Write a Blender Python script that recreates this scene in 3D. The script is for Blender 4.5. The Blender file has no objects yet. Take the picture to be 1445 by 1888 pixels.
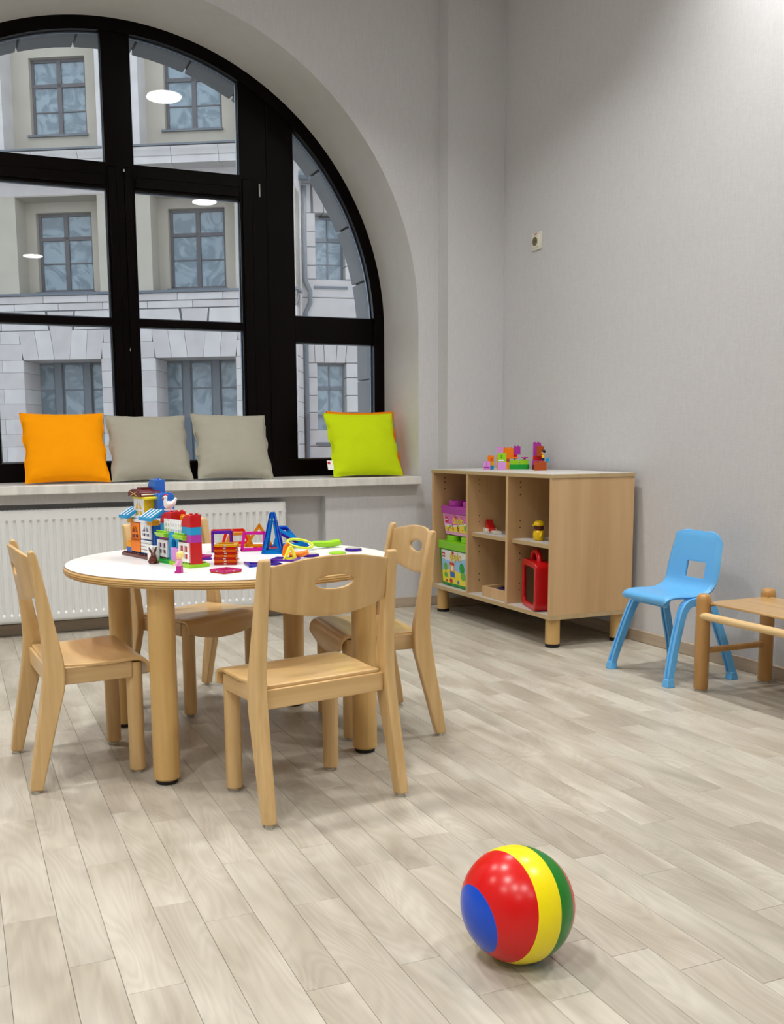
import bpy, bmesh, math, random
from mathutils import Vector, Matrix, noise

scn = bpy.context.scene
COL = scn.collection
R = math.radians
PI = math.pi
random.seed(7)

# ------------------------------------------------------------------ camera, sky, exposure, lamps
F, YAW, PIT, ROLL, CX, CY = 1795.6, .3893, .1335, -.0102, 656.2, 1061.7


def make_camera():
    cy, sy, cp, sp = math.cos(YAW), math.sin(YAW), math.cos(PIT), math.sin(PIT)
    f = Vector((sy * cp, cy * cp, -sp))
    r = Vector((cy, -sy, 0))
    u = r.cross(f)
    r2 = math.cos(ROLL) * r + math.sin(ROLL) * u
    u2 = -math.sin(ROLL) * r + math.cos(ROLL) * u
    cd = bpy.data.cameras.new('camera')
    co = bpy.data.objects.new('camera', cd)
    COL.objects.link(co)
    m = Matrix((r2, u2, -f)).transposed().to_4x4()
    m.translation = Vector((0, 0, 1.0))
    co.matrix_world = m
    cd.sensor_fit = 'AUTO'
    cd.sensor_width = 36
    cd.lens = F / 1888 * 36
    cd.shift_x = (722.5 - CX) / 1888
    cd.shift_y = (CY - 944) / 1888
    cd.clip_start = .02
    cd.clip_end = 300
    scn.camera = co


make_camera()
scn.view_settings.view_transform = 'Standard'
scn.view_settings.look = 'None'
scn.view_settings.exposure = 0.0
scn.view_settings.gamma = 1
scn.view_settings.use_curve_mapping = False

SKY_COL, SKY_STR = (.80, .89, 1.0), 2.2      # overcast daylight, bluish against the room's lamps
LAMP_STR = 16.0          # glow of the diffusers themselves
LAMP_W = 19.0            # downward light of each ceiling fixture
LAMP_COL = (1.0, .985, .96)
w = bpy.data.worlds.new('overcast')
scn.world = w
w.use_nodes = True
wn, wl = w.node_tree.nodes, w.node_tree.links
bg = wn['Background']
tc = wn.new('ShaderNodeTexCoord')
nz = wn.new('ShaderNodeTexNoise')
nz.inputs['Scale'].default_value = 3
nz.inputs['Detail'].default_value = 4
rp = wn.new('ShaderNodeValToRGB')
rp.color_ramp.elements[0].position = .3
rp.color_ramp.elements[0].color = (*[c * .85 for c in SKY_COL], 1)
rp.color_ramp.elements[1].position = .7
rp.color_ramp.elements[1].color = (*SKY_COL, 1)
wl.new(tc.outputs['Generated'], nz.inputs['Vector'])
wl.new(nz.outputs['Fac'], rp.inputs['Fac'])
wl.new(rp.outputs['Color'], bg.inputs['Color'])
bg.inputs['Strength'].default_value = SKY_STR


# ------------------------------------------------------------------ materials
def lin(c):
    return tuple(((v / 255) / 12.92 if v / 255 <= .04045 else ((v / 255 + .055) / 1.055) ** 2.4) for v in c)


def new_mat(name):
    m = bpy.data.materials.new(name)
    m.use_nodes = True
    return m, m.node_tree.nodes, m.node_tree.links, m.node_tree.nodes['Principled BSDF']


def setp(b, rough=.5, spec=.5, metal=0, trans=0, coat=0, ior=1.45):
    b.inputs['Roughness'].default_value = rough
    b.inputs['Specular IOR Level'].default_value = spec
    b.inputs['Metallic'].default_value = metal
    b.inputs['Transmission Weight'].default_value = trans
    b.inputs['Coat Weight'].default_value = coat
    b.inputs['IOR'].default_value = ior


def plain(name, rgb, rough=.5, var=.04, scale=12, bump=0, bscale=200, **k):
    """one colour with a slight procedural unevenness"""
    m, n, l, b = new_mat(name)
    setp(b, rough, **k)
    t = n.new('ShaderNodeTexCoord')
    z = n.new('ShaderNodeTexNoise')
    z.inputs['Scale'].default_value = scale
    r = n.new('ShaderNodeValToRGB')
    c = lin(rgb)
    r.color_ramp.elements[0].position = .3
    r.color_ramp.elements[0].color = (*[v * (1 - var) for v in c], 1)
    r.color_ramp.elements[1].position = .7
    r.color_ramp.elements[1].color = (*[min(1, v * (1 + var)) for v in c], 1)
    l.new(t.outputs['Object'], z.inputs['Vector'])
    l.new(z.outputs['Fac'], r.inputs['Fac'])
    l.new(r.outputs['Color'], b.inputs['Base Color'])
    if bump:
        z2 = n.new('ShaderNodeTexNoise')
        z2.inputs['Scale'].default_value = bscale
        bp = n.new('ShaderNodeBump')
        bp.inputs['Strength'].default_value = bump
        bp.inputs['Distance'].default_value = .002
        l.new(t.outputs['Object'], z2.inputs['Vector'])
        l.new(z2.outputs['Fac'], bp.inputs['Height'])
        l.new(bp.outputs['Normal'], b.inputs['Normal'])
    return m


def wood(name, a, bcol, axis='Z', rough=.38, scale=1.0, coat=.0, contrast=1.0):
    m, n, l, b = new_mat(name)
    setp(b, rough, coat=coat)
    t = n.new('ShaderNodeTexCoord')
    mp = n.new('ShaderNodeMapping')
    s = [38 * scale] * 3
    s['XYZ'.index(axis)] = 2.2 * scale
    mp.inputs['Scale'].default_value = s
    oi = n.new('ShaderNodeObjectInfo')
    ad = n.new('ShaderNodeVectorMath')
    ad.operation = 'ADD'
    mu = n.new('ShaderNodeMath')
    mu.operation = 'MULTIPLY'
    mu.inputs[1].default_value = 37
    l.new(oi.outputs['Random'], mu.inputs[0])
    l.new(t.outputs['Object'], mp.inputs['Vector'])
    l.new(mp.outputs['Vector'], ad.inputs[0])
    l.new(mu.outputs[0], ad.inputs[1])
    z = n.new('ShaderNodeTexNoise')
    z.inputs['Scale'].default_value = 1
    z.inputs['Detail'].default_value = 5
    z.inputs['Distortion'].default_value = .6
    l.new(ad.outputs[0], z.inputs['Vector'])
    r = n.new('ShaderNodeValToRGB')
    ca, cb = lin(a), lin(bcol)
    r.color_ramp.elements[0].position = .5 - .22 / contrast
    r.color_ramp.elements[0].color = (*cb, 1)
    r.color_ramp.elements[1].position = .5 + .18 / contrast
    r.color_ramp.elements[1].color = (*ca, 1)
    l.new(z.outputs['Fac'], r.inputs['Fac'])
    l.new(r.outputs['Color'], b.inputs['Base Color'])
    return m


def wallpaper(name, rgb):
    m, n, l, b = new_mat(name)
    setp(b, .85, spec=.2)
    t = n.new('ShaderNodeTexCoord')
    outs = []
    for s in ((420, 420, 16), (40, 40, 480)):
        mp = n.new('ShaderNodeMapping')
        mp.inputs['Scale'].default_value = s
        z = n.new('ShaderNodeTexNoise')
        z.inputs['Scale'].default_value = 1
        z.inputs['Detail'].default_value = 3
        l.new(t.outputs['Object'], mp.inputs['Vector'])
        l.new(mp.outputs['Vector'], z.inputs['Vector'])
        outs.append(z)
    a = n.new('ShaderNodeMath')
    a.operation = 'ADD'
    l.new(outs[0].outputs['Fac'], a.inputs[0])
    l.new(outs[1].outputs['Fac'], a.inputs[1])
    r = n.new('ShaderNodeValToRGB')
    c = lin(rgb)
    mr = n.new('ShaderNodeMapRange')
    mr.inputs[1].default_value = .7
    mr.inputs[2].default_value = 1.3
    l.new(a.outputs[0], mr.inputs[0])
    r.color_ramp.elements[0].color = (*[v * .93 for v in c], 1)
    r.color_ramp.elements[1].color = (*[v * 1.06 for v in c], 1)
    l.new(mr.outputs[0], r.inputs['Fac'])
    l.new(r.outputs['Color'], b.inputs['Base Color'])
    bp = n.new('ShaderNodeBump')
    bp.inputs['Strength'].default_value = .25
    bp.inputs['Distance'].default_value = .001
    l.new(a.outputs[0], bp.inputs['Height'])
    l.new(bp.outputs['Normal'], b.inputs['Normal'])
    return m


def oak_floor():
    m, n, l, b = new_mat('pale_oak_vinyl')
    setp(b, .42, spec=.42)
    t = n.new('ShaderNodeTexCoord')
    oi = n.new('ShaderNodeObjectInfo')
    mu = n.new('ShaderNodeMath')
    mu.operation = 'MULTIPLY'
    mu.inputs[1].default_value = 91
    l.new(oi.outputs['Random'], mu.inputs[0])
    ad = n.new('ShaderNodeVectorMath')
    ad.operation = 'ADD'
    l.new(t.outputs['Object'], ad.inputs[0])
    l.new(mu.outputs[0], ad.inputs[1])

    def nois(scale, det, dist, base):
        mp = n.new('ShaderNodeMapping')
        mp.inputs['Scale'].default_value = scale
        z = n.new('ShaderNodeTexNoise')
        z.inputs['Scale'].default_value = base
        z.inputs['Detail'].default_value = det
        z.inputs['Distortion'].default_value = dist
        l.new(ad.outputs[0], mp.inputs['Vector'])
        l.new(mp.outputs['Vector'], z.inputs['Vector'])
        return z
    big = nois((9, 2.2, 1), 2, .4, 1)          # broad clouds of tone along the plank
    fine = nois((160, 7, 1), 4, .3, 1)         # fine pores
    # cathedral grain: rings of a stretched noise field
    fld = nois((7.5, 1.5, 1), 1.5, .5, 1)
    k = n.new('ShaderNodeMath')
    k.operation = 'MULTIPLY'
    k.inputs[1].default_value = 120
    sn = n.new('ShaderNodeMath')
    sn.operation = 'SINE'
    l.new(fld.outputs['Fac'], k.inputs[0])
    l.new(k.outputs[0], sn.inputs[0])

    def mr(src, a, bb, c, d):
        q = n.new('ShaderNodeMapRange')
        for i, v in enumerate((a, bb, c, d)):
            q.inputs[i + 1].default_value = v
        l.new(src, q.inputs[0])
        return q.outputs[0]

    def mul(a, bb):
        q = n.new('ShaderNodeMath')
        q.operation = 'MULTIPLY'
        l.new(a, q.inputs[0])
        l.new(bb, q.inputs[1])
        return q.outputs[0]
    v = mul(mr(big.outputs['Fac'], .3, .7, .90, 1.04), mr(fine.outputs['Fac'], .3, .7, .95, 1.04))
    v = mul(v, mr(sn.outputs[0], -1, 1, .93, 1.02))
    v = mul(v, mr(oi.outputs['Random'], 0, 1, .91, 1.05))
    mix = n.new('ShaderNodeMix')
    mix.data_type = 'RGBA'
    mix.inputs[6].default_value = (*lin((173, 164, 149)), 1)
    mix.inputs[7].default_value = (*lin((189, 183, 170)), 1)
    l.new(mr(big.outputs['Fac'], .35, .65, 0, 1), mix.inputs[0])
    vm = n.new('ShaderNodeVectorMath')
    vm.operation = 'SCALE'
    l.new(mix.outputs[2], vm.inputs[0])
    l.new(v, vm.inputs['Scale'])
    l.new(vm.outputs[0], b.inputs['Base Color'])
    bp = n.new('ShaderNodeBump')
    bp.inputs['Strength'].default_value = .12
    bp.inputs['Distance'].default_value = .001
    l.new(fine.outputs['Fac'], bp.inputs['Height'])
    l.new(bp.outputs['Normal'], b.inputs['Normal'])
    return m


def pane_glass(name, tint=(.975, .98, .98), bump=0):
    m, n, l, b = new_mat(name)
    n.remove(b)
    tr = n.new('ShaderNodeBsdfTransparent')
    tr.inputs['Color'].default_value = (*tint, 1)
    gl = n.new('ShaderNodeBsdfGlossy')
    gl.inputs['Roughness'].default_value = 0.0
    fr = n.new('ShaderNodeFresnel')
    fr.inputs['IOR'].default_value = 1.5
    mx = n.new('ShaderNodeMixShader')
    l.new(fr.outputs[0], mx.inputs[0])
    l.new(tr.outputs[0], mx.inputs[1])
    l.new(gl.outputs[0], mx.inputs[2])
    l.new(mx.outputs[0], n['Material Output'].inputs['Surface'])
    return m


def street_glass():
    """slightly wavy window glass mirroring the sky, with more reflections painted into its colour"""
    m, n, l, b = new_mat('street_window_glass')
    setp(b, .06, spec=.6, ior=1.5)
    t = n.new('ShaderNodeTexCoord')
    z = n.new('ShaderNodeTexNoise')
    z.inputs['Scale'].default_value = 2.2
    z.inputs['Detail'].default_value = 1
    z.inputs['Distortion'].default_value = 1.2
    bp = n.new('ShaderNodeBump')
    bp.inputs['Strength'].default_value = .15
    bp.inputs['Distance'].default_value = .08
    l.new(t.outputs['Object'], z.inputs['Vector'])
    l.new(z.outputs['Fac'], bp.inputs['Height'])
    l.new(bp.outputs['Normal'], b.inputs['Normal'])
    r = n.new('ShaderNodeValToRGB')  # paler and darker patches painted in as soft reflections on the panes
    r.color_ramp.elements[0].position = .42
    r.color_ramp.elements[0].color = (*lin((104, 122, 132)), 1)
    r.color_ramp.elements[1].position = .56
    r.color_ramp.elements[1].color = (*lin((136, 153, 162)), 1)
    z3 = n.new('ShaderNodeTexNoise')
    z3.inputs['Scale'].default_value = 1.6
    z3.inputs['Distortion'].default_value = 2.5
    l.new(t.outputs['Object'], z3.inputs['Vector'])
    l.new(z3.outputs['Fac'], r.inputs['Fac'])
    l.new(r.outputs['Color'], b.inputs['Base Color'])
    return m


def layered_edge():
    m, n, l, b = new_mat('plywood_edge')
    setp(b, .4)
    t = n.new('ShaderNodeTexCoord')
    wv = n.new('ShaderNodeTexWave')
    wv.bands_direction = 'Z'
    wv.inputs['Scale'].default_value = 46
    wv.inputs['Distortion'].default_value = 1.4
    wv.inputs['Detail'].default_value = 2
    wv.inputs['Detail Scale'].default_value = 1.2
    r = n.new('ShaderNodeValToRGB')
    r.color_ramp.elements[0].color = (*lin((158, 118, 62)), 1)
    r.color_ramp.elements[1].color = (*lin((214, 180, 122)), 1)
    l.new(t.outputs['Object'], wv.inputs['Vector'])
    l.new(wv.outputs['Fac'], r.inputs['Fac'])
    l.new(r.outputs['Color'], b.inputs['Base Color'])
    return m


def marble():
    m, n, l, b = new_mat('sill_marble_laminate')
    setp(b, .28)
    t = n.new('ShaderNodeTexCoord')
    mp = n.new('ShaderNodeMapping')
    mp.inputs['Rotation'].default_value = (0, R(48), R(20))
    mp.inputs['Scale'].default_value = (14, 4, 3)
    z = n.new('ShaderNodeTexNoise')
    z.inputs['Scale'].default_value = 1
    z.inputs['Detail'].default_value = 6
    z.inputs['Distortion'].default_value = 1
    r = n.new('ShaderNodeValToRGB')
    r.color_ramp.elements[0].position = .36
    r.color_ramp.elements[0].color = (*lin((214, 213, 208)), 1)
    r.color_ramp.elements[1].position = .6
    r.color_ramp.elements[1].color = (*lin((232, 230, 224)), 1)
    l.new(t.outputs['Object'], mp.inputs['Vector'])
    l.new(mp.outputs['Vector'], z.inputs['Vector'])
    l.new(z.outputs['Fac'], r.inputs['Fac'])
    l.new(r.outputs['Color'], b.inputs['Base Color'])
    return m


def ball_bands():
    m, n, l, b = new_mat('banded_vinyl_ball')
    setp(b, .26, spec=.5)
    t = n.new('ShaderNodeTexCoord')
    d = n.new('ShaderNodeVectorMath')
    d.operation = 'DOT_PRODUCT'
    d.inputs[1].default_value = Vector((-.970, -.165, .155)).normalized()
    d2 = n.new('ShaderNodeVectorMath')
    d2.operation = 'DOT_PRODUCT'
    d2.inputs[1].default_value = Vector((-.992, -.051, -.117)).normalized()
    nr = n.new('ShaderNodeVectorMath')
    nr.operation = 'NORMALIZE'
    l.new(t.outputs['Object'], nr.inputs[0])
    l.new(nr.outputs[0], d.inputs[0])
    mr = n.new('ShaderNodeMapRange')
    mr.inputs[1].default_value = -1
    mr.inputs[2].default_value = 1
    l.new(d.outputs['Value'], mr.inputs[0])
    r = n.new('ShaderNodeValToRGB')
    cr = r.color_ramp
    cr.interpolation = 'CONSTANT'
    red, yel, grn, blu = (206, 14, 12), (238, 218, 8), (4, 118, 18), (8, 72, 196)
    stops = [(-1, red), (-.50, grn), (-.10, yel), (.362, red)]
    l.new(nr.outputs[0], d2.inputs[0])
    gt = n.new('ShaderNodeMath')
    gt.operation = 'GREATER_THAN'
    gt.inputs[1].default_value = .81
    l.new(d2.outputs['Value'], gt.inputs[0])
    cr.elements[0].position = 0
    cr.elements[0].color = (*lin(red), 1)
    cr.elements[1].position = (1 - .50) / 2
    cr.elements[1].color = (*lin(grn), 1)
    for p, c in stops[2:]:
        e = cr.elements.new((1 + p) / 2)
        e.color = (*lin(c), 1)
    l.new(mr.outputs[0], r.inputs['Fac'])
    mx = n.new('ShaderNodeMix')
    mx.data_type = 'RGBA'
    mx.inputs[7].default_value = (*lin(blu), 1)
    l.new(gt.outputs[0], mx.inputs[0])
    l.new(r.outputs['Color'], mx.inputs[6])
    l.new(mx.outputs[2], b.inputs['Base Color'])
    return m


def emit(name, col, s):
    m, n, l, b = new_mat(name)
    b.inputs['Base Color'].default_value = (.8, .8, .8, 1)
    b.inputs['Emission Color'].default_value = (*col, 1)
    b.inputs['Emission Strength'].default_value = s
    return m


M = {}
M['wallpaper'] = wallpaper('woven_wallpaper', (205, 205, 207))
M['reveal'] = plain('painted_plaster', (216, 216, 214), .7, .02)
M['ceil'] = plain('ceiling_paint', (225, 225, 222), .9, .02)
M['floor'] = oak_floor()
M['groove'] = plain('plank_joint', (158, 150, 138), .8)
M['base'] = wood('oak_baseboard', (186, 170, 150), (168, 150, 130), 'Y', .5)
M['basex'] = wood('oak_baseboard_x', (186, 170, 150), (168, 150, 130), 'X', .5)
M['frame'] = plain('dark_mahogany', (8, 3, 3), .28, .3, 3, spec=.12)
M['pane'] = pane_glass('window_glass')
M['spacer'] = plain('pane_spacer', (150, 165, 182), .3, metal=.4)
M['metal'] = plain('brushed_metal', (190, 190, 185), .35, metal=.8)
M['sill'] = marble()
M['rad'] = plain('radiator_enamel', (226, 228, 228), .35, .01)
M['dark'] = plain('dark_void', (38, 34, 30), .9)
M['socket'] = plain('socket_plastic', (226, 224, 208), .35, .02)
M['beech'] = wood('beech', (216, 182, 128), (196, 160, 106), 'Z', .34, coat=.15)
M['beechx'] = wood('beech_ply_x', (218, 184, 130), (200, 162, 108), 'X', .32, .6, coat=.2)
M['beechy'] = wood('beech_ply_y', (212, 180, 132), (192, 158, 108), 'Y', .32, .6, coat=.2)
M['beechs'] = wood('beech_slat', (212, 178, 124), (190, 152, 98), 'Z', .34, .5, coat=.15)
M['leg'] = wood('lacquered_leg', (214, 176, 112), (198, 158, 94), 'Z', .32, coat=.25)
M['honey'] = wood('honey_birch', (194, 148, 88), (176, 130, 70), 'Z', .32, coat=.25)
M['honeyy'] = wood('honey_birch_y', (206, 168, 112), (182, 142, 88), 'Y', .3, coat=.3)
M['rail'] = wood('pale_birch_rail', (226, 196, 146), (210, 178, 126), 'Y', .4)
M['shelf'] = wood('shelf_laminate', (214, 178, 132), (196, 158, 112), 'Z', .45, .35)
M['shelfe'] = wood('shelf_edge', (196, 172, 130), (184, 158, 116), 'Y', .45, .5)
M['shelftop'] = plain('shelf_top_grey', (206, 204, 200), .4, .03)
M['tabletop'] = plain('white_laminate', (232, 231, 233), .28, .01)
M['ply'] = layered_edge()
M['black'] = plain('black_rubber', (16, 16, 16), .5)
M['pad'] = plain('clear_glide', (206, 204, 196), .35)
M['blue_chair'] = plain('sky_blue_plastic', (100, 176, 232), .34, .015)
M['ball'] = ball_bands()
M['stone'] = plain('street_limestone', (196, 191, 188), .85, .07, 2.5, bump=.3, bscale=30)
M['stone2'] = plain('street_limestone_warm', (188, 181, 178), .85, .07, 3, bump=.3, bscale=30)
M['plaster'] = plain('street_plaster', (176, 168, 154), .9, .05, 1.5)
M['flash'] = plain('metal_flashing', (96, 104, 112), .5)
M['sframe'] = plain('street_window_frame', (92, 90, 94), .6)
M['sframe2'] = plain('street_window_frame_grey', (104, 112, 120), .6)
M['sglass'] = street_glass()
M['arch_stone'] = plain('grey_granite', (142, 144, 146), .8, .06, 8, bump=.3, bscale=60)
M['joint'] = plain('dark_mortar', (96, 96, 98), .9)
M['roofm'] = plain('zinc_roof', (130, 140, 148), .5)
M['pave'] = plain('street_pavement', (120, 120, 120), .9)
M['lampw'] = emit('lamp_diffuser', LAMP_COL, LAMP_STR)
M['lampf'] = plain('lamp_rim', (235, 235, 232), .4)
PL = dict(red=(196, 14, 20), azure=(30, 150, 206), blue=(46, 110, 200), dblue=(24, 66, 170), yellow=(240, 198, 20), lemon=(240, 225, 50),
          orange=(244, 128, 10), amber=(244, 164, 20), lime=(150, 208, 30), green=(20, 160, 50), lilac=(216, 150, 220), purple=(172, 50, 160),
          magenta=(190, 30, 140), brown=(96, 42, 28), maroon=(92, 24, 28), rust=(170, 72, 24), white=(238, 238, 238), cream=(240, 216, 130), skin=(236, 190, 140),
          black=(18, 18, 20), pinkp=(226, 110, 190), lpink=(240, 170, 215), tubgreen=(16, 150, 44), tublime=(130, 205, 20),
          gold=(200, 160, 60), sky=(150, 200, 240), grass=(110, 180, 60), offwhite=(226, 216, 200), navy=(30, 30, 110), grey=(150, 150, 150), darkblue=(20, 30, 90))


def P(k):
    key = 'p_' + k
    if key not in M:
        M[key] = plain(k + '_plastic', PL[k], .25, .015)
    return M[key]


def TR(k, rgb):
    key = 't_' + k
    if key not in M:
        m = plain('translucent_' + k, rgb, .12, .02, trans=.45, ior=1.3)
        M[key] = m
    return M[key]


TC = dict(red=(214, 34, 14), orange=(250, 110, 10), yellow=(255, 196, 20), purple=(110, 50, 190), blue=(20, 60, 200), cyan=(10, 140, 225),
          magenta=(214, 30, 160), violet=(80, 30, 170), pink=(220, 60, 140), lime=(190, 220, 40), amber=(230, 150, 20))


# ------------------------------------------------------------------ mesh builder
class MB:
    def __init__(s):
        s.v, s.f, s.mi, s.mats = [], [], [], []

    def _m(s, mat):
        if mat not in s.mats:
            s.mats.append(mat)
        return s.mats.index(mat)

    def add(s, vs, fs, mat=None):
        o = len(s.v)
        s.v += [tuple(v) for v in vs]
        k = s._m(mat) if mat else 0
        for f in fs:
            s.f.append(tuple(i + o for i in f))
            s.mi.append(k)
        return s

    def box(s, x0, x1, y0, y1, z0, z1, mat=None, mtx=None):
        vs = [Vector(p) for p in ((x0, y0, z0), (x1, y0, z0), (x1, y1, z0), (x0, y1, z0), (x0, y0, z1), (x1, y0, z1), (x1, y1, z1), (x0, y1, z1))]
        if mtx:
            vs = [mtx @ v for v in vs]
        return s.add(vs, [(3, 2, 1, 0), (4, 5, 6, 7), (0, 1, 5, 4), (1, 2, 6, 5), (2, 3, 7, 6), (3, 0, 4, 7)], mat)

    def cyl(s, a, b, r0, r1=None, n=16, mat=None, cap=True):
        r1 = r0 if r1 is None else r1
        a, b = Vector(a), Vector(b)
        d = (b - a).normalized()
        u = d.orthogonal().normalized()
        w_ = d.cross(u)
        vs = []
        for c, r in ((a, r0), (b, r1)):
            for i in range(n):
                t = 2 * PI * i / n
                vs.append(c + r * (math.cos(t) * u + math.sin(t) * w_))
        fs = [(i, (i + 1) % n, n + (i + 1) % n, n + i) for i in range(n)]
        if cap:
            fs += [tuple(range(n - 1, -1, -1)), tuple(range(n, 2 * n))]
        return s.add(vs, fs, mat)

    def lathe(s, c, prof, n=24, mat=None):
        """prof = [(r, z)...] from bottom to top around vertical axis at c"""
        c = Vector(c)
        vs, fs = [], []
        rings = []
        for r, z in prof:
            if r < 1e-6:
                rings.append([len(vs)])
                vs.append(c + Vector((0, 0, z)))
            else:
                rings.append(list(range(len(vs), len(vs) + n)))
                for i in range(n):
                    t = 2 * PI * i / n
                    vs.append(c + Vector((r * math.cos(t), r * math.sin(t), z)))
        for a, b in zip(rings, rings[1:]):
            for i in range(n):
                j = (i + 1) % n
                if len(a) == 1 and len(b) == 1:
                    continue
                if len(a) == 1:
                    fs.append((a[0], b[j], b[i]))
                elif len(b) == 1:
                    fs.append((a[i], a[j], b[0]))
                else:
                    fs.append((a[i], a[j], b[j], b[i]))
        if len(rings[0]) > 1:
            fs.append(tuple(reversed(rings[0])))
        if len(rings[-1]) > 1:
            fs.append(tuple(rings[-1]))
        return s.add(vs, fs, mat)

    def poly(s, pts, d0, d1, plane='XZ', mat=None):
        """extrude a 2-D outline; plane XZ -> depth along y, YZ -> along x, XY -> along z"""
        def mk(p, d):
            return {'XZ': (p[0], d, p[1]), 'YZ': (d, p[0], p[1]), 'XY': (p[0], p[1], d)}[plane]
        n = len(pts)
        vs = [mk(p, d0) for p in pts] + [mk(p, d1) for p in pts]
        fs = [tuple(range(n)), tuple(range(2 * n - 1, n - 1, -1))] + [(i, i + n, (i + 1) % n + n, (i + 1) % n) for i in range(n)]
        return s.add(vs, fs, mat)

    def sweep(s, path, rad, n=10, mat=None, closed=False):
        path = [Vector(p) for p in path]
        k = len(path)
        rad = rad if isinstance(rad, (list, tuple)) else [rad] * k
        vs, fs = [], []
        prev = None
        for i, p in enumerate(path):
            if closed:
                d = (path[(i + 1) % k] - path[i - 1]).normalized()
            else:
                d = (path[min(i + 1, k - 1)] - path[max(i - 1, 0)]).normalized()
            u = d.orthogonal().normalized() if prev is None else (prev - d * prev.dot(d)).normalized()
            prev = u
            w_ = d.cross(u)
            for j in range(n):
                t = 2 * PI * j / n
                vs.append(p + rad[i] * (math.cos(t) * u + math.sin(t) * w_))
        m_ = k if closed else k - 1
        for i in range(m_):
            a, b = i * n, ((i + 1) % k) * n
            for j in range(n):
                fs.append((a + j, a + (j + 1) % n, b + (j + 1) % n, b + j))
        if not closed:
            fs += [tuple(range(n - 1, -1, -1)), tuple(range((k - 1) * n, k * n))]
        return s.add(vs, fs, mat)

    def sphere(s, c, r, sc=(1, 1, 1), n=14, mat=None):
        vs, fs = [], []
        c = Vector(c)
        h = n // 2 + 1
        for i in range(h + 1):
            a = PI * i / h
            for j in range(n):
                t = 2 * PI * j / n
                vs.append(c + Vector((r * sc[0] * math.sin(a) * math.cos(t), r * sc[1] * math.sin(a) * math.sin(t), r * sc[2] * math.cos(a))))
        for i in range(h):
            for j in range(n):
                fs.append((i * n + j, (i + 1) * n + j, (i + 1) * n + (j + 1) % n, i * n + (j + 1) % n))
        return s.add(vs, fs, mat)

    def grid(s, fn, nu, nv, mat=None, skip=None, cu=False):
        vs = [fn(i / nu, j / nv) for j in range(nv + 1) for i in range(nu + 1)]
        fs = [(j * (nu + 1) + i, j * (nu + 1) + i + 1, (j + 1) * (nu + 1) + i + 1, (j + 1) * (nu + 1) + i)
              for j in range(nv) for i in range(nu) if not (skip and skip(i, j))]
        return s.add(vs, fs, mat)

    def build(s, name, mat=None, parent=None, smooth=35, bevel=0, seg=2, mtx=None, solid=0, sub=0, soff=-1):
        me = bpy.data.meshes.new(name)
        vs = s.v if mtx is None else [tuple(mtx @ Vector(v)) for v in s.v]
        me.from_pydata(vs, [], s.f)
        if s.mats:
            for q in s.mats:
                me.materials.append(q)
            me.polygons.foreach_set('material_index', s.mi)
        elif mat:
            me.materials.append(mat)
        bm = bmesh.new()
        bm.from_mesh(me)
        bmesh.ops.remove_doubles(bm, verts=bm.verts, dist=1e-6)
        if not solid:
            bmesh.ops.recalc_face_normals(bm, faces=bm.faces)
        bm.to_mesh(me)
        bm.free()
        if smooth:
            me.shade_smooth()
            me.set_sharp_from_angle(angle=R(smooth))
        o = bpy.data.objects.new(name, me)
        COL.objects.link(o)
        if parent:
            o.parent = parent
        if solid:
            md = o.modifiers.new('solid', 'SOLIDIFY')
            md.thickness = solid
            md.offset = soff
        if sub:
            md = o.modifiers.new('sub', 'SUBSURF')
            md.levels = md.render_levels = sub
        if bevel:
            md = o.modifiers.new('bevel', 'BEVEL')
            md.width = bevel
            md.segments = seg
            md.limit_method = 'ANGLE'
            md.angle_limit = R(40)
        return o


def thing(name, label, cat, loc=(0, 0, 0), rz=0, group=None, parent=None):
    o = bpy.data.objects.new(name, None)
    o.empty_display_size = .05
    COL.objects.link(o)
    o.location = loc
    o.rotation_euler = (0, 0, rz)
    if label:
        tag(o, label, cat, group)
    return o


def tag(o, label, cat, group=None):
    o['label'] = label
    o['category'] = cat
    if group:
        o['group'] = group
    return o


def struct(o, label=None):
    o['kind'] = 'structure'
    if label:
        o['label'] = label
    return o


def text_mesh(txt, size, depth=.0004, mat=None, name='lettering', parent=None, mtx=None, bold=0):
    cu = bpy.data.curves.new('txt', 'FONT')
    cu.body = txt
    cu.size = size
    cu.extrude = depth
    cu.offset = bold
    cu.resolution_u = 3
    cu.align_x = 'CENTER'
    cu.align_y = 'CENTER'
    t = bpy.data.objects.new('txt', cu)
    COL.objects.link(t)
    bpy.context.view_layer.update()
    me = bpy.data.meshes.new_from_object(t.evaluated_get(bpy.context.evaluated_depsgraph_get()))
    bpy.data.objects.remove(t)
    me.materials.clear()
    me.materials.append(mat)
    if mtx:
        me.transform(mtx)
    o = bpy.data.objects.new(name, me)
    COL.objects.link(o)
    if parent:
        o.parent = parent
    return o


def copy_thing(root, loc, rz, label, group=None):
    r = root.copy()
    COL.objects.link(r)
    r.location = loc
    r.rotation_euler = (0, 0, rz)
    r['label'] = label
    if group:
        r['group'] = group
    for ch in [c for c in bpy.data.objects if c.parent == root]:
        c = ch.copy()
        COL.objects.link(c)
        c.parent = r
        for g in [q for q in bpy.data.objects if q.parent == ch]:
            d = g.copy()
            COL.objects.link(d)
            d.parent = c
    return r


# ------------------------------------------------------------------ room shell
XR, YW, YN = 3.165, 5.42, 5.50            # right wall, window wall, back of radiator niche
YF = 5.94                                 # window frame face
AC = (.983, 1.735)                        # arch centre (x, z)
AR = 1.664
ZC = 3.65
XL, YB = -3.4, -4.2
SILL = .806


def arc(r, a0, a1, n):
    return [(AC[0] + r * math.cos(R(a0 + (a1 - a0) * i / n)), AC[1] + r * math.sin(R(a0 + (a1 - a0) * i / n))) for i in range(n + 1)]


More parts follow.
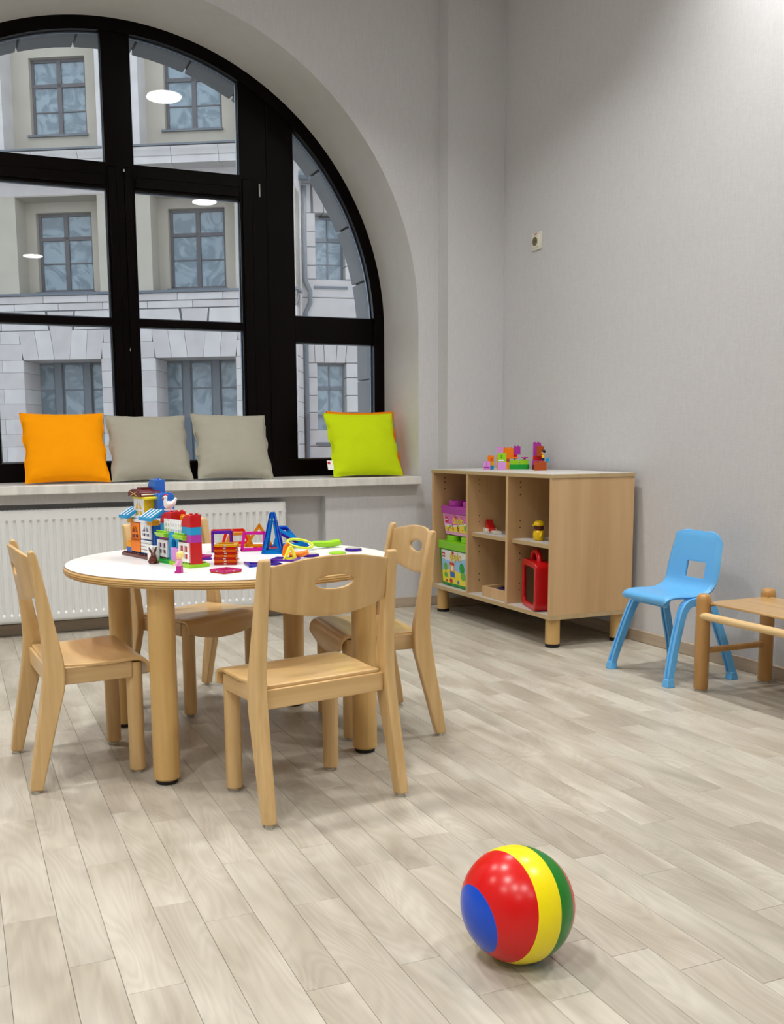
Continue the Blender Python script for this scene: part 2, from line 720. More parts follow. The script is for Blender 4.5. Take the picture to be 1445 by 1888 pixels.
def holed_wall(name, outer, holes, y, mat):
    bm = bmesh.new()
    for loop in [outer] + holes:
        vs = [bm.verts.new((x, y, z)) for x, z in loop]
        for a, b in zip(vs, vs[1:] + vs[:1]):
            bm.edges.new((a, b))
    bmesh.ops.triangle_fill(bm, use_beauty=True, use_dissolve=False, edges=bm.edges)
    me = bpy.data.meshes.new(name)
    bm.to_mesh(me)
    bm.free()
    me.materials.append(mat)
    o = bpy.data.objects.new(name, me)
    COL.objects.link(o)
    return o


NX0, NX1, NZ = -.066, 2.032, .705
ahole = [(AC[0] + AR, SILL - .02)] + arc(AR, 0, 180, 64) + [(AC[0] - AR, SILL - .02)]
wb = struct(holed_wall('wall_back', [(XL, 0), (NX0, 0), (NX0, NZ), (NX1, NZ), (NX1, 0), (XR, 0), (XR, ZC), (XL, ZC)], [ahole], YW, M['wallpaper']),
            'wall with the arched window, woven beige wallpaper')
# niche for the radiator
m_ = MB()
m_.add([(NX0, YW, 0), (NX0, YN, 0), (NX1, YN, 0), (NX1, YW, 0), (NX0, YW, NZ), (NX0, YN, NZ), (NX1, YN, NZ), (NX1, YW, NZ)],
       [(0, 1, 5, 4), (1, 2, 6, 5), (2, 3, 7, 6), (4, 5, 6, 7)])
m_.build('niche', M['wallpaper'], wb, smooth=0)
# painted reveal around the arch
m_ = MB()
pts = [(AC[0] + AR, SILL - .02)] + arc(AR, 0, 180, 96) + [(AC[0] - AR, SILL - .02)]
for a, b in zip(pts, pts[1:]):
    m_.add([(a[0], YW, a[1]), (b[0], YW, b[1]), (b[0], 6.0, b[1]), (a[0], 6.0, a[1])], [(0, 1, 2, 3)])
rv = m_.build('window_reveal', M['reveal'], wb, smooth=40)
rv['label'] = 'smooth white painted arch reveal'
# outer masonry: backing ring and separate voussoirs in view beyond the glass
ow = holed_wall('outer_wall', [(XL - .3, -6), (XR + .3, -6), (XR + .3, 6), (XL - .3, 6)],
                [[(AC[0] + 1.64, .80)] + arc(1.64, 0, 180, 48) + [(AC[0] - 1.64, .80)]], 6.24, M['arch_stone'])
ow.parent = wb
ow.modifiers.new('s', 'SOLIDIFY').thickness = .02
m_ = MB()
for a, b in zip(*(lambda q: (q, q[1:]))([(AC[0] + 1.645, .80)] + arc(1.645, 0, 180, 48) + [(AC[0] - 1.645, .80)])):
    m_.add([(a[0], 6.0, a[1]), (b[0], 6.0, b[1]), (b[0], 6.24, b[1]), (a[0], 6.24, a[1])], [(0, 1, 2, 3)])
m_.build('mortar_ring', M['joint'], wb, smooth=0)
ja = [0, 11.7, 24.2, 37.9, 49.8, 61.7, 72.9, 84.5, 96.5, 108.1, 120, 132, 144, 156, 168, 180]
for a0, a1 in zip(ja, ja[1:]):
    g = .22
    inner, outer_ = arc(1.612, a0 + g, a1 - g, 3), arc(1.80, a0 + g, a1 - g, 3)
    inner = [inner[0], inner[-1]] if False else inner
    mb = MB().poly(inner + outer_[::-1], 6.03, 6.265, 'XZ')
    mb.build('arch_stone', M['arch_stone'], wb, smooth=30, bevel=.004, seg=1)
for sx in (1, -1):
    for z0, z1 in ((.80, 1.12), (1.125, 1.43), (1.435, 1.732)):
        x0, x1 = sorted((AC[0] + sx * 1.612, AC[0] + sx * 1.80))
        MB().box(x0, x1, 6.03, 6.265, z0, z1).build('arch_stone', M['arch_stone'], wb, bevel=.004, seg=1)
MB().box(AC[0] - 1.8, AC[0] + 1.8, 6.02, 6.33, .74, .80).build('outer_sill', M['arch_stone'], wb, bevel=.004)


def slab(name, x0, x1, y0, y1, z0, z1, mat, label=None):
    return struct(MB().box(x0, x1, y0, y1, z0, z1).build(name, mat, smooth=0), label)


slab('wall_right', XR, XR + .2, YB, YN + .7, 0, ZC, M['wallpaper'], 'right wall in woven grey beige wallpaper')
slab('wall_left', XL - .2, XL, YB, YN + .7, 0, ZC, M['wallpaper'])
slab('wall_front', XL, XR, YB - .2, YB, 0, ZC, M['wallpaper'])
slab('ceiling', XL - .2, XR + .2, YB - .2, 6.24, ZC, ZC + .2, M['ceil'])
# pilaster (shallow pier in the corner)
struct(MB().box(2.781, XR - .0005, 5.30, YW + .05, 0, ZC).build('trim_1', M['wallpaper'], smooth=0), 'shallow wallpapered pier in the room corner')
fl = slab('floor', XL - .2, XR + .2, YB - .2, YN + .1, -.2, -.005, M['groove'], 'pale oak plank floor')
# planks
EX = [.041, .150]
YMAX = {}
starts = {.041: 2.089, .150: 2.455, .2385: 2.314, .3475: 2.037, .436: 1.929, .545: 2.194, 1.335: 1.882, 1.4235: 1.743, 1.5325: 2.105, 1.621: 1.99,
          1.73: 2.22, 1.8185: 2.483, 1.9275: 2.72, 2.016: 2.308, 2.125: 2.144, 2.2135: 2.41}
mcache = {}


def plank_mesh(wd, ln):
    k = (round(wd, 4), round(ln, 4))
    if k in mcache:
        return mcache[k]
    c, t = .0008, .0006
    a, b = wd / 2 - .0004, ln / 2 - .0004
    v = [(-a, -b, -.005), (a, -b, -.005), (a, b, -.005), (-a, b, -.005), (-a, -b, -t), (a, -b, -t), (a, b, -t), (-a, b, -t),
         (-a + c, -b + c, 0), (a - c, -b + c, 0), (a - c, b - c, 0), (-a + c, b - c, 0)]
    f = [(8, 9, 10, 11)] + [(i, (i + 1) % 4, (i + 1) % 4 + 4, i + 4) for i in range(4)] + [(i + 4, (i + 1) % 4 + 4, (i + 1) % 4 + 8, i + 8) for i in range(4)]
    me = bpy.data.meshes.new('plank')
    me.from_pydata(v, [], f)
    me.materials.append(M['floor'])
    mcache[k] = me
    return me


L_PL = .6
rest = MB()
k0 = int(math.floor((XL - .041) / .1975)) - 1
edges = []
for k in range(k0, 17):
    edges += [.041 + .1975 * k, .15 + .1975 * k]
edges.append(edges[-1] + .0885)
cnt = 0
for xa, xb in zip(edges, edges[1:]):
    if xa >= XR or xb <= XL:
        continue
    xa_, xb_ = max(xa, XL), min(xb, XR)
    xm = (xa_ + xb_) / 2
    ymax = 5.484 if NX0 < xm < NX1 - .02 else (5.30 if xm > 2.781 else YW)
    ph = None
    for kx, yy in starts.items():
        if abs(kx - xa) < .004:
            ph = yy
    if ph is None:
        ph = random.random() * L_PL
    y = ph - math.ceil((ph - YB) / L_PL) * L_PL
    while y < ymax:
        ya, yb = max(y, YB), min(y + L_PL, ymax)
        y += L_PL
        if yb - ya < .01:
            continue
        if xb_ > -.12 and yb > .95 and cnt < 300:
            o = bpy.data.objects.new('plank', plank_mesh(xb_ - xa_, yb - ya))
            COL.objects.link(o)
            o.parent = fl
            o.location = (xm, (ya + yb) / 2, 0)
            cnt += 1
        else:
            rest.box(xa_ + .0006, xb_ - .0006, ya + .0006, yb - .0006, -.005, 0)
ro = rest.build('planks_out_of_view', M['floor'], fl, smooth=0)
ro['kind'] = 'stuff'

# baseboards
BH, BT = .060, .013
struct(MB().box(XR - BT, XR, YB, 5.30, 0, BH).build('baseboard_right', M['base'], bevel=.003))
bb = MB().box(NX1, 2.781, YW - BT, YW, 0, BH).box(NX0, NX1, YN - BT, YN, 0, BH).box(2.781 - BT, XR - BT, 5.30 - BT, 5.30, 0, BH)
bb.box(2.781 - BT, 2.781, 5.30, YW - BT, 0, BH).box(XL, NX0, YW - BT, YW, 0, BH)
struct(bb.build('baseboard_back', M['basex'], bevel=.003))

# ------------------------------------------------------------------ ceiling lamps (out of frame, seen mirrored in the panes and the ball)
lamp_xy = [(-.5, 4.28), (1.65, 4.2), (.2, 2.88), (2.70, 2.95), (-.64, 1.2), (2.70, 1.15), (-.65, -.33), (.52, -.97), (1.2, -2.6), (-2.2, 3.0), (-2.2, .4), (-1.2, -2.4)]
lab_l = ['round ceiling light nearest the left part of the arched window', 'round ceiling light mirrored brightly in the upper right pane']
for i, (x, y) in enumerate(lamp_xy):
    t = thing('ceiling_light', {0: lab_l[0], 1: lab_l[1], 5: 'round ceiling light mirrored at the top edge of the middle pane', 8: 'round ceiling light mirrored low in the left middle pane'}.get(i, 'round flush ceiling light above the room, out of the picture'), 'ceiling light', (x, y, ZC), 0, 'round ceiling lights')
    MB().lathe((0, 0, 0), [(.13, -.018), (.135, -.018), (.14, -.012), (.14, 0), (.02, 0)], 32).build('rim', M['lampf'], t)
    MB().lathe((0, 0, 0), [(0, -.019), (.129, -.019), (.129, -.016), (0, -.016)], 32).build('diffuser', M['lampw'], t)
    ld = bpy.data.lights.new('downlight', 'AREA')
    ld.shape = 'DISK'
    ld.size = .25
    ld.energy = LAMP_W
    ld.color = LAMP_COL
    ld.spread = R(122)
    lo_ = bpy.data.objects.new('downlight', ld)
    COL.objects.link(lo_)
    lo_.parent = t
    lo_.location = (0, 0, -.0205)

# ------------------------------------------------------------------ arched window
win = thing('window_1', None, None)
struct(win, 'tall arched window in very dark varnished wood frame')


def zring(x, r):
    return AC[1] + math.sqrt(max(0, r * r - (x - AC[0]) ** 2))


def wpart(name, pts, y0, y1, bevel=.004):
    return MB().poly(pts, y0, y1, 'XZ').build(name, M['frame'], win, smooth=30, bevel=bevel)


# arched outer frame in two halves, jambs and bottom rail
for a0, a1 in ((0, 90), (90, 180)):
    wpart('arched_frame', arc(1.593, a0, a1, 32) + arc(1.668, a0, a1, 32)[::-1], YF - .012, YF + .07, 0)
for sx in (1, -1):
    x0, x1 = sorted((AC[0] + sx * 1.593, AC[0] + sx * 1.665))
    MB().box(x0, x1, YF - .012, YF + .07, SILL - .02, AC[1]).build('jamb', M['frame'], win)
MB().box(AC[0] - 1.6, AC[0] + 1.6, YF - .008, YF + .068, SILL - .02, .914).build('bottom_rail', M['frame'], win, bevel=.004)
for x0, x1 in ((.911, 1.073), (1.704, 2.046), (-.08, .262)):
    top = [(x1 - (x1 - x0) * i / 6, zring(x1 - (x1 - x0) * i / 6, 1.62)) for i in range(7)]
    wpart('mullion', [(x0, .85), (x1, .85)] + top, YF, YF + .065)
    if x1 - x0 > .2:      # raised sash stile and moulding next to the centre sashes
        c = (x0 + x1) / 2
        for u in ((x0 + .012, x0 + .075), (x1 - .075, x1 - .012)) if True else ():
            if (c > 1) == (u[0] < c):
                MB().box(u[0], u[1], YF - .014, YF + .01, .93, 2.60).build('sash_stile', M['frame'], win, bevel=.006)
        MB().box(c - .004, c + .004, YF - .004, YF + .004, .92, zring(c, 1.58)).build('moulding', M['frame'], win, bevel=.002, seg=1)
    else:
        for u in (x0 + .010, x1 - .060):
            MB().box(u, u + .05, YF - .014, YF + .01, .93, 2.60).build('sash_stile', M['frame'], win, bevel=.006)
for x0, x1 in ((.262, .911), (1.073, 1.704)):
    MB().box(x0 - .01, x1 + .01, YF + .002, YF + .062, 2.476, 2.622).build('transom', M['frame'], win, bevel=.004)
    MB().box(x0 + .004, x1 - .004, YF - .014, YF + .01, 2.490, 2.55).build('sash_rail', M['frame'], win, bevel=.006)
    MB().box(x0 - .01, x1 + .01, YF + .006, YF + .058, 1.706, 1.752).build('glazing_bar', M['frame'], win, bevel=.004)
for x0, x1 in ((2.046, 2.58), (-.614, -.08)):
    MB().box(x0 - .01, x1 + .01, YF + .002, YF + .062, 1.645, 1.807).build('transom', M['frame'], win, bevel=.004)
# panes, double glazed, with a pale spacer showing at the edge
def pane(pts):
    cxm = sum(p[0] for p in pts) / len(pts)
    czm = sum(p[1] for p in pts) / len(pts)

    def inset(d):
        n = len(pts)
        out = []
        for i in range(n):
            a, b, c = Vector(pts[i - 1]), Vector(pts[i]), Vector(pts[(i + 1) % n])
            e1, e2 = (b - a).normalized(), (c - b).normalized()
            n1, n2 = Vector((-e1.y, e1.x)), Vector((-e2.y, e2.x))
            if n1.dot(Vector((cxm, czm)) - b) < 0:
                n1, n2 = -n1, -n2
            bis = (n1 + n2)
            bis = bis / max(.3, bis.length_squared) * 2
            out.append(b + bis * d)
        return out
    big = inset(-.006)
    for y in (YF + .030, YF + .050):
        g = MB().poly(big, y, y + .003, 'XZ').build('pane', M['pane'], win, smooth=0)
    inn = inset(.007)
    q = MB()
    n = len(pts)
    for i in range(n):
        j = (i + 1) % n
        for yy in (YF + .034, YF + .049):
            pass
        a, b, c, d = pts[i], pts[j], inn[j], inn[i]
        y0, y1 = YF + .034, YF + .049
        q.add([(a[0], y0, a[1]), (b[0], y0, b[1]), (c[0], y0, c[1]), (d[0], y0, d[1]), (a[0], y1, a[1]), (b[0], y1, b[1]), (c[0], y1, c[1]), (d[0], y1, d[1])],
              [(0, 1, 2, 3), (7, 6, 5, 4), (3, 2, 6, 7)])
    q.build('pane_spacer', M['spacer'], win, smooth=0)


def rect(x0, x1, z0, z1):
    return [(x0, z0), (x1, z0), (x1, z1), (x0, z1)]


def arched(x0, x1, z0, n=14):
    top = []
    for i in range(n + 1):
        x = x1 - (x1 - x0) * i / n
        top.append((x, zring(x, 1.593)))
    return [(x0, z0), (x1, z0)] + top


for x0, x1 in ((.262, .911), (1.073, 1.704)):
    pane(rect(x0, x1, .914, 1.706))
    pane(rect(x0, x1, 1.752, 2.476))
    pane(arched(x0, x1, 2.622))
pane(rect(2.046, 2.576, .914, 1.645))
pane(rect(-.61, -.08, .914, 1.645))
pts = [(2.046, 1.807)] + [(AC[0] + 1.593 * math.cos(R(a)), AC[1] + 1.593 * math.sin(R(a))) for a in [2.6 + i * (48.1 - 2.6) / 16 for i in range(17)]]
pane(pts)
pane([(2 * AC[0] - x, z) for x, z in pts][::-1])
# fittings
MB().cyl((1.824, YF - .012, 2.50), (1.824, YF - .012, 2.575), .006, n=10).build('hinge', M['metal'], win)
MB().cyl((1.824, YF - .012, 1.05), (1.824, YF - .012, 1.125), .006, n=10).build('hinge', M['metal'], win)
MB().sweep([(1.019 + .009 * math.cos(t * PI / 8), YF - .006, 1.57 + .011 * math.sin(t * PI / 8)) for t in range(16)], .0025, 6, closed=True).build('lock_ring', M['metal'], win)
MB().box(1.009, 1.017, YF - .016, YF - .003, 2.572, 2.586).build('latch', M['metal'], win)
# sill
sl = MB().box(AC[0] - AR - .002, AC[0] + AR - .012, YW - .06, YF + .005, SILL - .047, SILL).build('window_sill', M['sill'], win, bevel=.004, seg=3)
sl['label'] = 'pale marbled window sill board'
MB().box(AC[0] + AR - .012, AC[0] + AR - .008, YW - .058, YF, SILL - .046, SILL + .0006).build('sill_end_cap', P('white'), win)

# ------------------------------------------------------------------ radiator
rad = thing('radiator', 'long white ribbed panel radiator in the niche under the window sill', 'radiator', (0, 5.40, 0))
X0, X1, PIT_ = .048, 1.765, .0395


def rib(x):
    t = ((x - .264) / PIT_) % 1.0
    # narrow channel pressed inwards, broad flat rib forward
    d = abs(t - .5)
    return .009 if d < .10 else (0.0 if d > .26 else .009 * (1 - (d - .10) / .16))


nx = int((X1 - X0) / PIT_ * 10)
zs = [(.078, 0), (.092, 0), (.115, 0), (.128, 1), (.612, 1), (.626, 0), (.668, 0), (.677, 0)]
q = MB()
vs = []
for z, k in zs:
    for i in range(nx + 1):
        x = X0 + (X1 - X0) * i / nx
        y = k * rib(x) + (.004 if z in (.078, .677) else 0)
        vs.append((x, y, z))
fs = [(j * (nx + 1) + i, j * (nx + 1) + i + 1, (j + 1) * (nx + 1) + i + 1, (j + 1) * (nx + 1) + i) for j in range(len(zs) - 1) for i in range(nx)]
q.add(vs, fs)
q.build('front_panel', M['rad'], rad, smooth=20, solid=.002, soff=1)
MB().box(X0, X1, .060, .064, .10, .66).build('rear_panel', M['rad'], rad)
g = MB().box(X0, X1 + .002, .004, .008, .669, .678).box(X0, X1 + .002, .058, .064, .669, .678)
for i in range(int((X1 - X0) / .022)):
    x = X0 + .012 + i * .022
    g.box(x, x + .010, .008, .058, .671, .677)
g.build('top_grille', M['rad'], rad)
MB().box(X1, X1 + .012, .002, .064, .082, .677).build('side_cover', M['rad'], rad, bevel=.003)
MB().box(X0 - .012, X0, .002, .064, .082, .677).build('side_cover', M['rad'], rad, bevel=.003)
MB().cyl((X1 + .012, .03, .62), (X1 + .024, .03, .62), .010).cyl((X1 + .012, .03, .62), (X1 + .018, .03, .62), .014).build('bleed_valve', M['rad'], rad)
for x in (.3, 1.5):
    MB().box(x, x + .03, .062, .1, .2, .6).build('wall_bracket', M['rad'], rad)

# ------------------------------------------------------------------ socket
so = thing('wall_socket', 'small cream power socket high on the right wall', 'socket', (XR, 4.935, 2.1425))
MB().box(-.008, 0, -.05, .05, -.048, .048).build('cover_plate', M['socket'], so, bevel=.003)
MB().box(-.012, -.006, -.033, .033, -.033, .033).build('insert', M['socket'], so, bevel=.003)
c_ = MB()
c_.lathe((0, 0, 0), [(.024, 0), (.024, .0025), (.021, .0025), (.020, -.004), (0, -.004)], 24)
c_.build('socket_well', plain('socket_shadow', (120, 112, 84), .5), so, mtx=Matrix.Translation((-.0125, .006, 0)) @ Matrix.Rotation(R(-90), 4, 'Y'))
MB().cyl((-.0135, -.003, 0), (-.0095, -.003, 0), .003, n=8).cyl((-.0135, .014, 0), (-.0095, .014, 0), .003, n=8).build('pin_hole', M['black'], so)
text_mesh('220 V', .012, mat=P('red'), name='sticker', parent=so, mtx=Matrix.Translation((-.0085, .006, .041)) @ Matrix.Rotation(R(-90), 4, 'Z') @ Matrix.Rotation(R(90), 4, 'X'))

# ------------------------------------------------------------------ cushions on the sill
def cushion(name, label, mat, p0, p1, ytop, ybot, hgt, tk=.15, seed=0, roll=0, group=None, tagside=False, yaw=0):
    """stands on the sill between bottom corners p0..p1 (x), leaning back"""
    rnd = random.Random(seed)
    wd = p1 - p0
    lean = math.asin(min(.9, (ytop - ybot) / hgt))
    t = thing(name, label, 'cushion', ((p0 + p1) / 2, ybot, SILL + .006), 0, group)
    ph = [rnd.random() * 6 for _ in range(6)]
    n = 40

    def surf(sgn):
        def fn(a, b):
            u, v = a * 2 - 1, b * 2 - 1
            ex = 1 - .055 * (1 - abs(v) ** 2.2) * 1.0
            ez = 1 - .05 * (1 - abs(u) ** 2.2)
            x = u * wd / 2 * ex
            z = v * hgt / 2 * ez
            th = (max(0, 1 - abs(u) ** 2.6) ** .55) * (max(0, 1 - abs(v) ** 2.6) ** .55)
            y = sgn * tk / 2 * th
            edge = (1 - th) * min(1, th * 5)
            wr = math.sin(17 * v + 5 * u + ph[0]) * .5 + math.sin(29 * v - 9 * u + ph[1]) * .35
            wr2 = math.sin(15 * u - 4 * v + ph[2]) * .5
            y += sgn * .006 * edge * (wr * abs(u) + wr2 * abs(v))
            y += sgn * .003 * th * noise.noise(Vector((u * 2.3 + ph[3], v * 2.3, ph[4])))
            sag = -.012 * (1 - (v * .5 + .5)) * abs(u)
            return (x + .008 * math.sin(9 * v + ph[5]) * (1 - abs(v)) * (abs(u) > .99), y, z)
        return fn
    mb = MB()
    mb.grid(surf(-1), n, n)
    mb.grid(surf(1), n, n)
    mt = Matrix.Rotation(R(roll), 4, 'Y') @ Matrix.Rotation(-lean, 4, 'X') @ Matrix.Translation((0, 0, hgt / 2))
    t.rotation_euler = (0, 0, R(yaw))
    c = mb.build('cover', mat, t, smooth=50, mtx=mt)
    seam = MB()
    pth = []
    for k in range(40):
        for s_ in [None]:
            pass
    f = surf(1)
    loop = [f(i / 20, 0) for i in range(20)] + [f(1, i / 20) for i in range(20)] + [f(1 - i / 20, 1) for i in range(20)] + [f(0, 1 - i / 20) for i in range(20)]
    seam.sweep([mt @ Vector(p) for p in loop], .0022, 5, closed=True)
    seam.build('seam', mat, t, smooth=60)
    if tagside:
        MB().box(-wd / 2 - .028, -wd / 2 + .01, -.002, 0, .045, .105, P('white')).box(-wd / 2 - .026, -wd / 2 - .008, -.0028, -.002, .080, .096, P('red')) \
            .build('care_tag', None, t, mtx=Matrix.Rotation(-lean, 4, 'X'))
    return t


M['c_or'] = plain('orange_cotton', (255, 160, 0), .85, .02, bump=.2, bscale=900, spec=.15)
M['c_gr'] = plain('grey_cotton', (170, 166, 152), .85, .02, bump=.2, bscale=900, spec=.15)
M['c_li'] = plain('lime_cotton', (200, 222, 20), .85, .02, bump=.2, bscale=900, spec=.15)
M['c_or2'] = plain('deep_orange_cotton', (250, 140, 10), .85, .02, bump=.2, bscale=900, spec=.15)
cushion('cushion', 'bright orange cushion at the left end of the marbled sill', M['c_or'], .355, .805, 5.72, 5.53, .425, seed=1, group='cushions on the sill')
cushion('cushion', 'grey cushion right next to the orange one on the sill', M['c_gr'], .812, 1.270, 5.72, 5.53, .415, seed=2, group='cushions on the sill')
cushion('cushion', 'grey cushion standing alone before the wide dark mullion', M['c_gr'], 1.293, 1.745, 5.71, 5.51, .425, seed=3, group='cushions on the sill', roll=1.5)
cushion('cushion', 'lime green cushion with a white care tag at the right end of the sill', M['c_li'], 2.108, 2.565, 5.64, 5.475, .415, seed=4, group='cushions on the sill', tagside=True, tk=.13)
cushion('cushion', 'orange cushion hidden behind the lime green one', M['c_or2'], 2.185, 2.645, 5.80, 5.64, .43, seed=5, group='cushions on the sill', tk=.12)

# ------------------------------------------------------------------ round table
TZ = .624
TCX, TCY, TR_ = .855, 3.187, .549
tb = thing('round_table', 'low round table with white top and thick beech legs', 'table', (TCX, TCY, 0))
MB().lathe((0, 0, 0), [(TR_ - .012, TZ - .0012), (TR_ - .006, TZ - .0008), (TR_ - .006, TZ), (0, TZ)], 96).build('white_top', M['tabletop'], tb, smooth=30)['label'] = 'white laminate surface'
pr_ = [(0, TZ - .028), (TR_ - .010, TZ - .028)] + [(TR_ - .010 + .010 * math.sin(R(a)), TZ - .0145 - .0135 * math.cos(R(a))) for a in range(15, 180, 15)] + [(TR_ - .008, TZ - .001), (0, TZ - .001)]
MB().lathe((0, 0, 0), pr_, 96).build('plywood_board', M['ply'], tb, smooth=40)['label'] = 'layered plywood rim'
for x, y in ((.541, 2.832), (1.202, 2.868), (1.180, 3.518), (.522, 3.498)):
    lx, ly = x - TCX, y - TCY
    lg = MB().lathe((lx, ly, 0), [(.034, .012), (.040, .018), (.040, TZ - .028)], 32).build('leg', M['leg'], tb)
    MB().lathe((lx, ly, 0), [(.030, 0), (.033, .003), (.033, .0125)], 24).build('foot_cap', M['black'], lg)
    pb = MB().box(lx * .82 - .03, lx * .82 + .03, ly * .82 - .03, ly * .82 + .03, TZ - .034, TZ - .028)
    pb.cyl((lx * .72, ly * .9, TZ - .042), (lx * .72, ly * .9, TZ - .033), .008, n=10)
    pb.cyl((lx * .9, ly * .72, TZ - .042), (lx * .9, ly * .72, TZ - .033), .008, n=10)
    pb.build('leg_bracket', M['black'], tb)

# ------------------------------------------------------------------ beech chairs
def make_chair():
    t = thing('chair', '', 'chair')

    def shear(x0):
        return Matrix(((1, 0, (.198 - .213) / .711 * (1 if x0 > 0 else -1), x0 * 0), (0, 1, 0, 0), (0, 0, 1, 0), (0, 0, 0, 1)))
    out = [(-.019, .010), (.017, .006), (.046, .12), (.078, .24), (.094, .30), (.097, .345), (.095, .385), (.083, .45), (.058, .58), (.036, .695), (.030, .708), (.020, .712), (.012, .706),
           (.014, .69), (.027, .56), (.036, .45), (.038, .39), (.033, .33), (.014, .21), (-.006, .10)]
    for s in (-1, 1):
        l = MB().poly(out, .213 * s - .016, .213 * s + .016, 'YZ')
        lg = l.build('leg', M['beech'], t, smooth=40, bevel=.006, seg=3, mtx=shear(s))
        MB().cyl((.213 * s, -.001, 0), (.213 * s, -.001, .011), .011, n=14).build('glide', M['pad'], lg)
        f = MB().lathe((.165 * s, .31, 0), [(.019, .008), (.024, .013), (.0245, .30), (.0245, .352)], 24).build('leg', M['beech'], t)
        MB().cyl((.165 * s, .31, 0), (.165 * s, .31, .010), .013, n=16).build('glide', M['pad'], f)
        MB().box(.182 * s - .009, .182 * s + .009, .085, .30, .306, .358).build('side_rail', M['beechy'], t, bevel=.003)
    MB().box(-.19, .19, .052, .070, .302, .356).build('rear_rail', M['beechx'], t, bevel=.003)
    MB().box(-.165, .165, .290, .306, .315, .352).build('front_rail', M['beechx'], t, bevel=.003)
    # seat shell
    prof = [(.060, .3665), (.10, .3655), (.15, .3650), (.20, .3655), (.25, .3675), (.285, .3695), (.305, .3700), (.322, .3685), (.337, .3635), (.348, .3545), (.3545, .3415), (.3565, .3205)]

    def fn(a, b):
        u = a * 2 - 1
        k = b * (len(prof) - 1)
        i = min(int(k), len(prof) - 2)
        fr = k - i
        y = prof[i][0] * (1 - fr) + prof[i + 1][0] * fr
        z = prof[i][1] * (1 - fr) + prof[i + 1][1] * fr
        if b > .85:
            z -= (b - .85) / .15 * .036 * (1 - u * u)
            y -= (b - .85) / .15 * .004 * (1 - u * u)
        hw = .181 if y < .10 else .181 + min(1, (y - .10) / .10) * .016
        z -= .002 * (1 - u * u) * (1 if .08 < y < .28 else .3)
        return (u * hw, y, z)
    MB().grid(fn, 18, 33).build('seat', M['beechx'], t, smooth=60, solid=.011, soff=-1, bevel=.0025)
    # curved back slat with an oval grip hole
    W = .184

    def zt(x):
        u = abs(x) / W
        return .712 - .023 * (u ** 2 if u < .5 else .25 + (u - .5) * 1.5 * (1 if u < 1 else 1)) if True else 0

    def zb(x):
        u = abs(x) / W
        return .546 + .030 * u ** 1.8
    mb = MB()
    na, nr = 96, 6
    hx, hz_, zc_ = .060, .0195, .640
    vs, fs = [], []
    for a in range(na):
        th = 2 * PI * a / na
        dx, dz = math.cos(th), math.sin(th)
        lo, hi = 0, .4
        for _ in range(24):
            md = (lo + hi) / 2
            x, z = dx * md, zc_ + dz * md
            if abs(x) <= W and zb(x) <= z <= zt(x):
                lo = md
            else:
                hi = md
        rin = 1 / math.sqrt((dx / hx) ** 2 + (dz / hz_) ** 2)
        for j in range(nr + 1):
            r_ = rin + (lo - rin) * j / nr
            x, z = dx * r_, zc_ + dz * r_
            y = .058 - (z - .45) * .150 - .030 * (1 - (x / W) ** 2)
            vs.append((x, y, z))
    for a in range(na):
        for j in range(nr):
            p, q_ = a * (nr + 1) + j, ((a + 1) % na) * (nr + 1) + j
            fs.append((p, p + 1, q_ + 1, q_))
    mb.add(vs, fs)
    mb.build('backrest', M['beechs'], t, smooth=60, solid=.010, soff=0, bevel=.002)
    return t


ch0 = make_chair()
G = 'beech chairs round the table'


def place(o, O, deg):
    o.location = (O[0], O[1], 0)
    o.rotation_euler = (0, 0, R(deg - 90))


ch0['label'] = 'beech chair with its back to the viewer, nearest the camera'
ch0['group'] = G
place(ch0, (.926, 2.407), 100.2)
for O, deg, lab in (((.156, 3.108), 4, 'beech chair seen sideways at the left of the round table'),
                    ((1.527, 3.137), 175, 'beech chair at the right of the round table, before the shelf unit'),
                    ((.757, 3.868), -60, 'beech chair behind the round table, by the radiator')):
    c = copy_thing(ch0, (O[0], O[1], 0), R(deg - 90), lab, G)

# ------------------------------------------------------------------ shelf unit
sh = thing('shelf_unit', 'low beech shelf unit with six compartments on round legs in the corner', 'shelf unit', (2.645, 3.965, 0))
SX, SY, SZ0, SZ1, TH = .482, 1.272, .142, .852, .022
MB().box(-.002, SX, -.004, SY + .004, SZ1 - .0205, SZ1 - .0015).build('top_panel', M['shelfe'], sh, bevel=.0015)
MB().box(.0, SX - .002, -.002, SY + .002, SZ1 - .0016, SZ1).build('top_surface', M['shelftop'], sh)
MB().box(0, SX, 0, SY, SZ0, SZ0 + TH).build('bottom_panel', M['shelfe'], sh, bevel=.0015)
MB().box(.004, SX - .02, TH + .001, SY - TH - .001, SZ0 + TH, SZ0 + TH + .0015).build('bottom_lining', M['shelftop'], sh)
for nm, y in (('side_panel', 0), ('side_panel', SY - TH), ('divider', .403), ('divider', .829)):
    MB().box(0, SX - (.0 if nm == 'side_panel' else .012), y, y + TH, SZ0 + TH, SZ1 - .0205).build(nm, M['shelf'], sh, bevel=.001)
MB().box(SX - .010, SX - .002, TH, SY - TH, SZ0 + TH, SZ1 - .0205).build('back_panel', M['shelf'], sh)
for y0, y1 in ((TH, .403), (.403 + TH, .829)):
    MB().box(.028, SX - .010, y0, y1, .486, .507).build('shelf', M['shelfe'], sh, bevel=.0015)
    MB().box(.031, SX - .012, y0 + .001, y1 - .001, .5068, .5078).build('shelf_lining', M['shelftop'], sh)
ph_ = MB()
for y in (.829, .403, SY - TH):
    for z in (.80, .775, .735, .60, .565, .43, .395, .27, .235):
        for x in (.075, .40):
            ph_.cyl((x, y - .0006, z), (x, y + .002, z), .0035, n=8)
po = ph_.build('pin_holes', M['black'], sh)
po['kind'] = 'stuff'
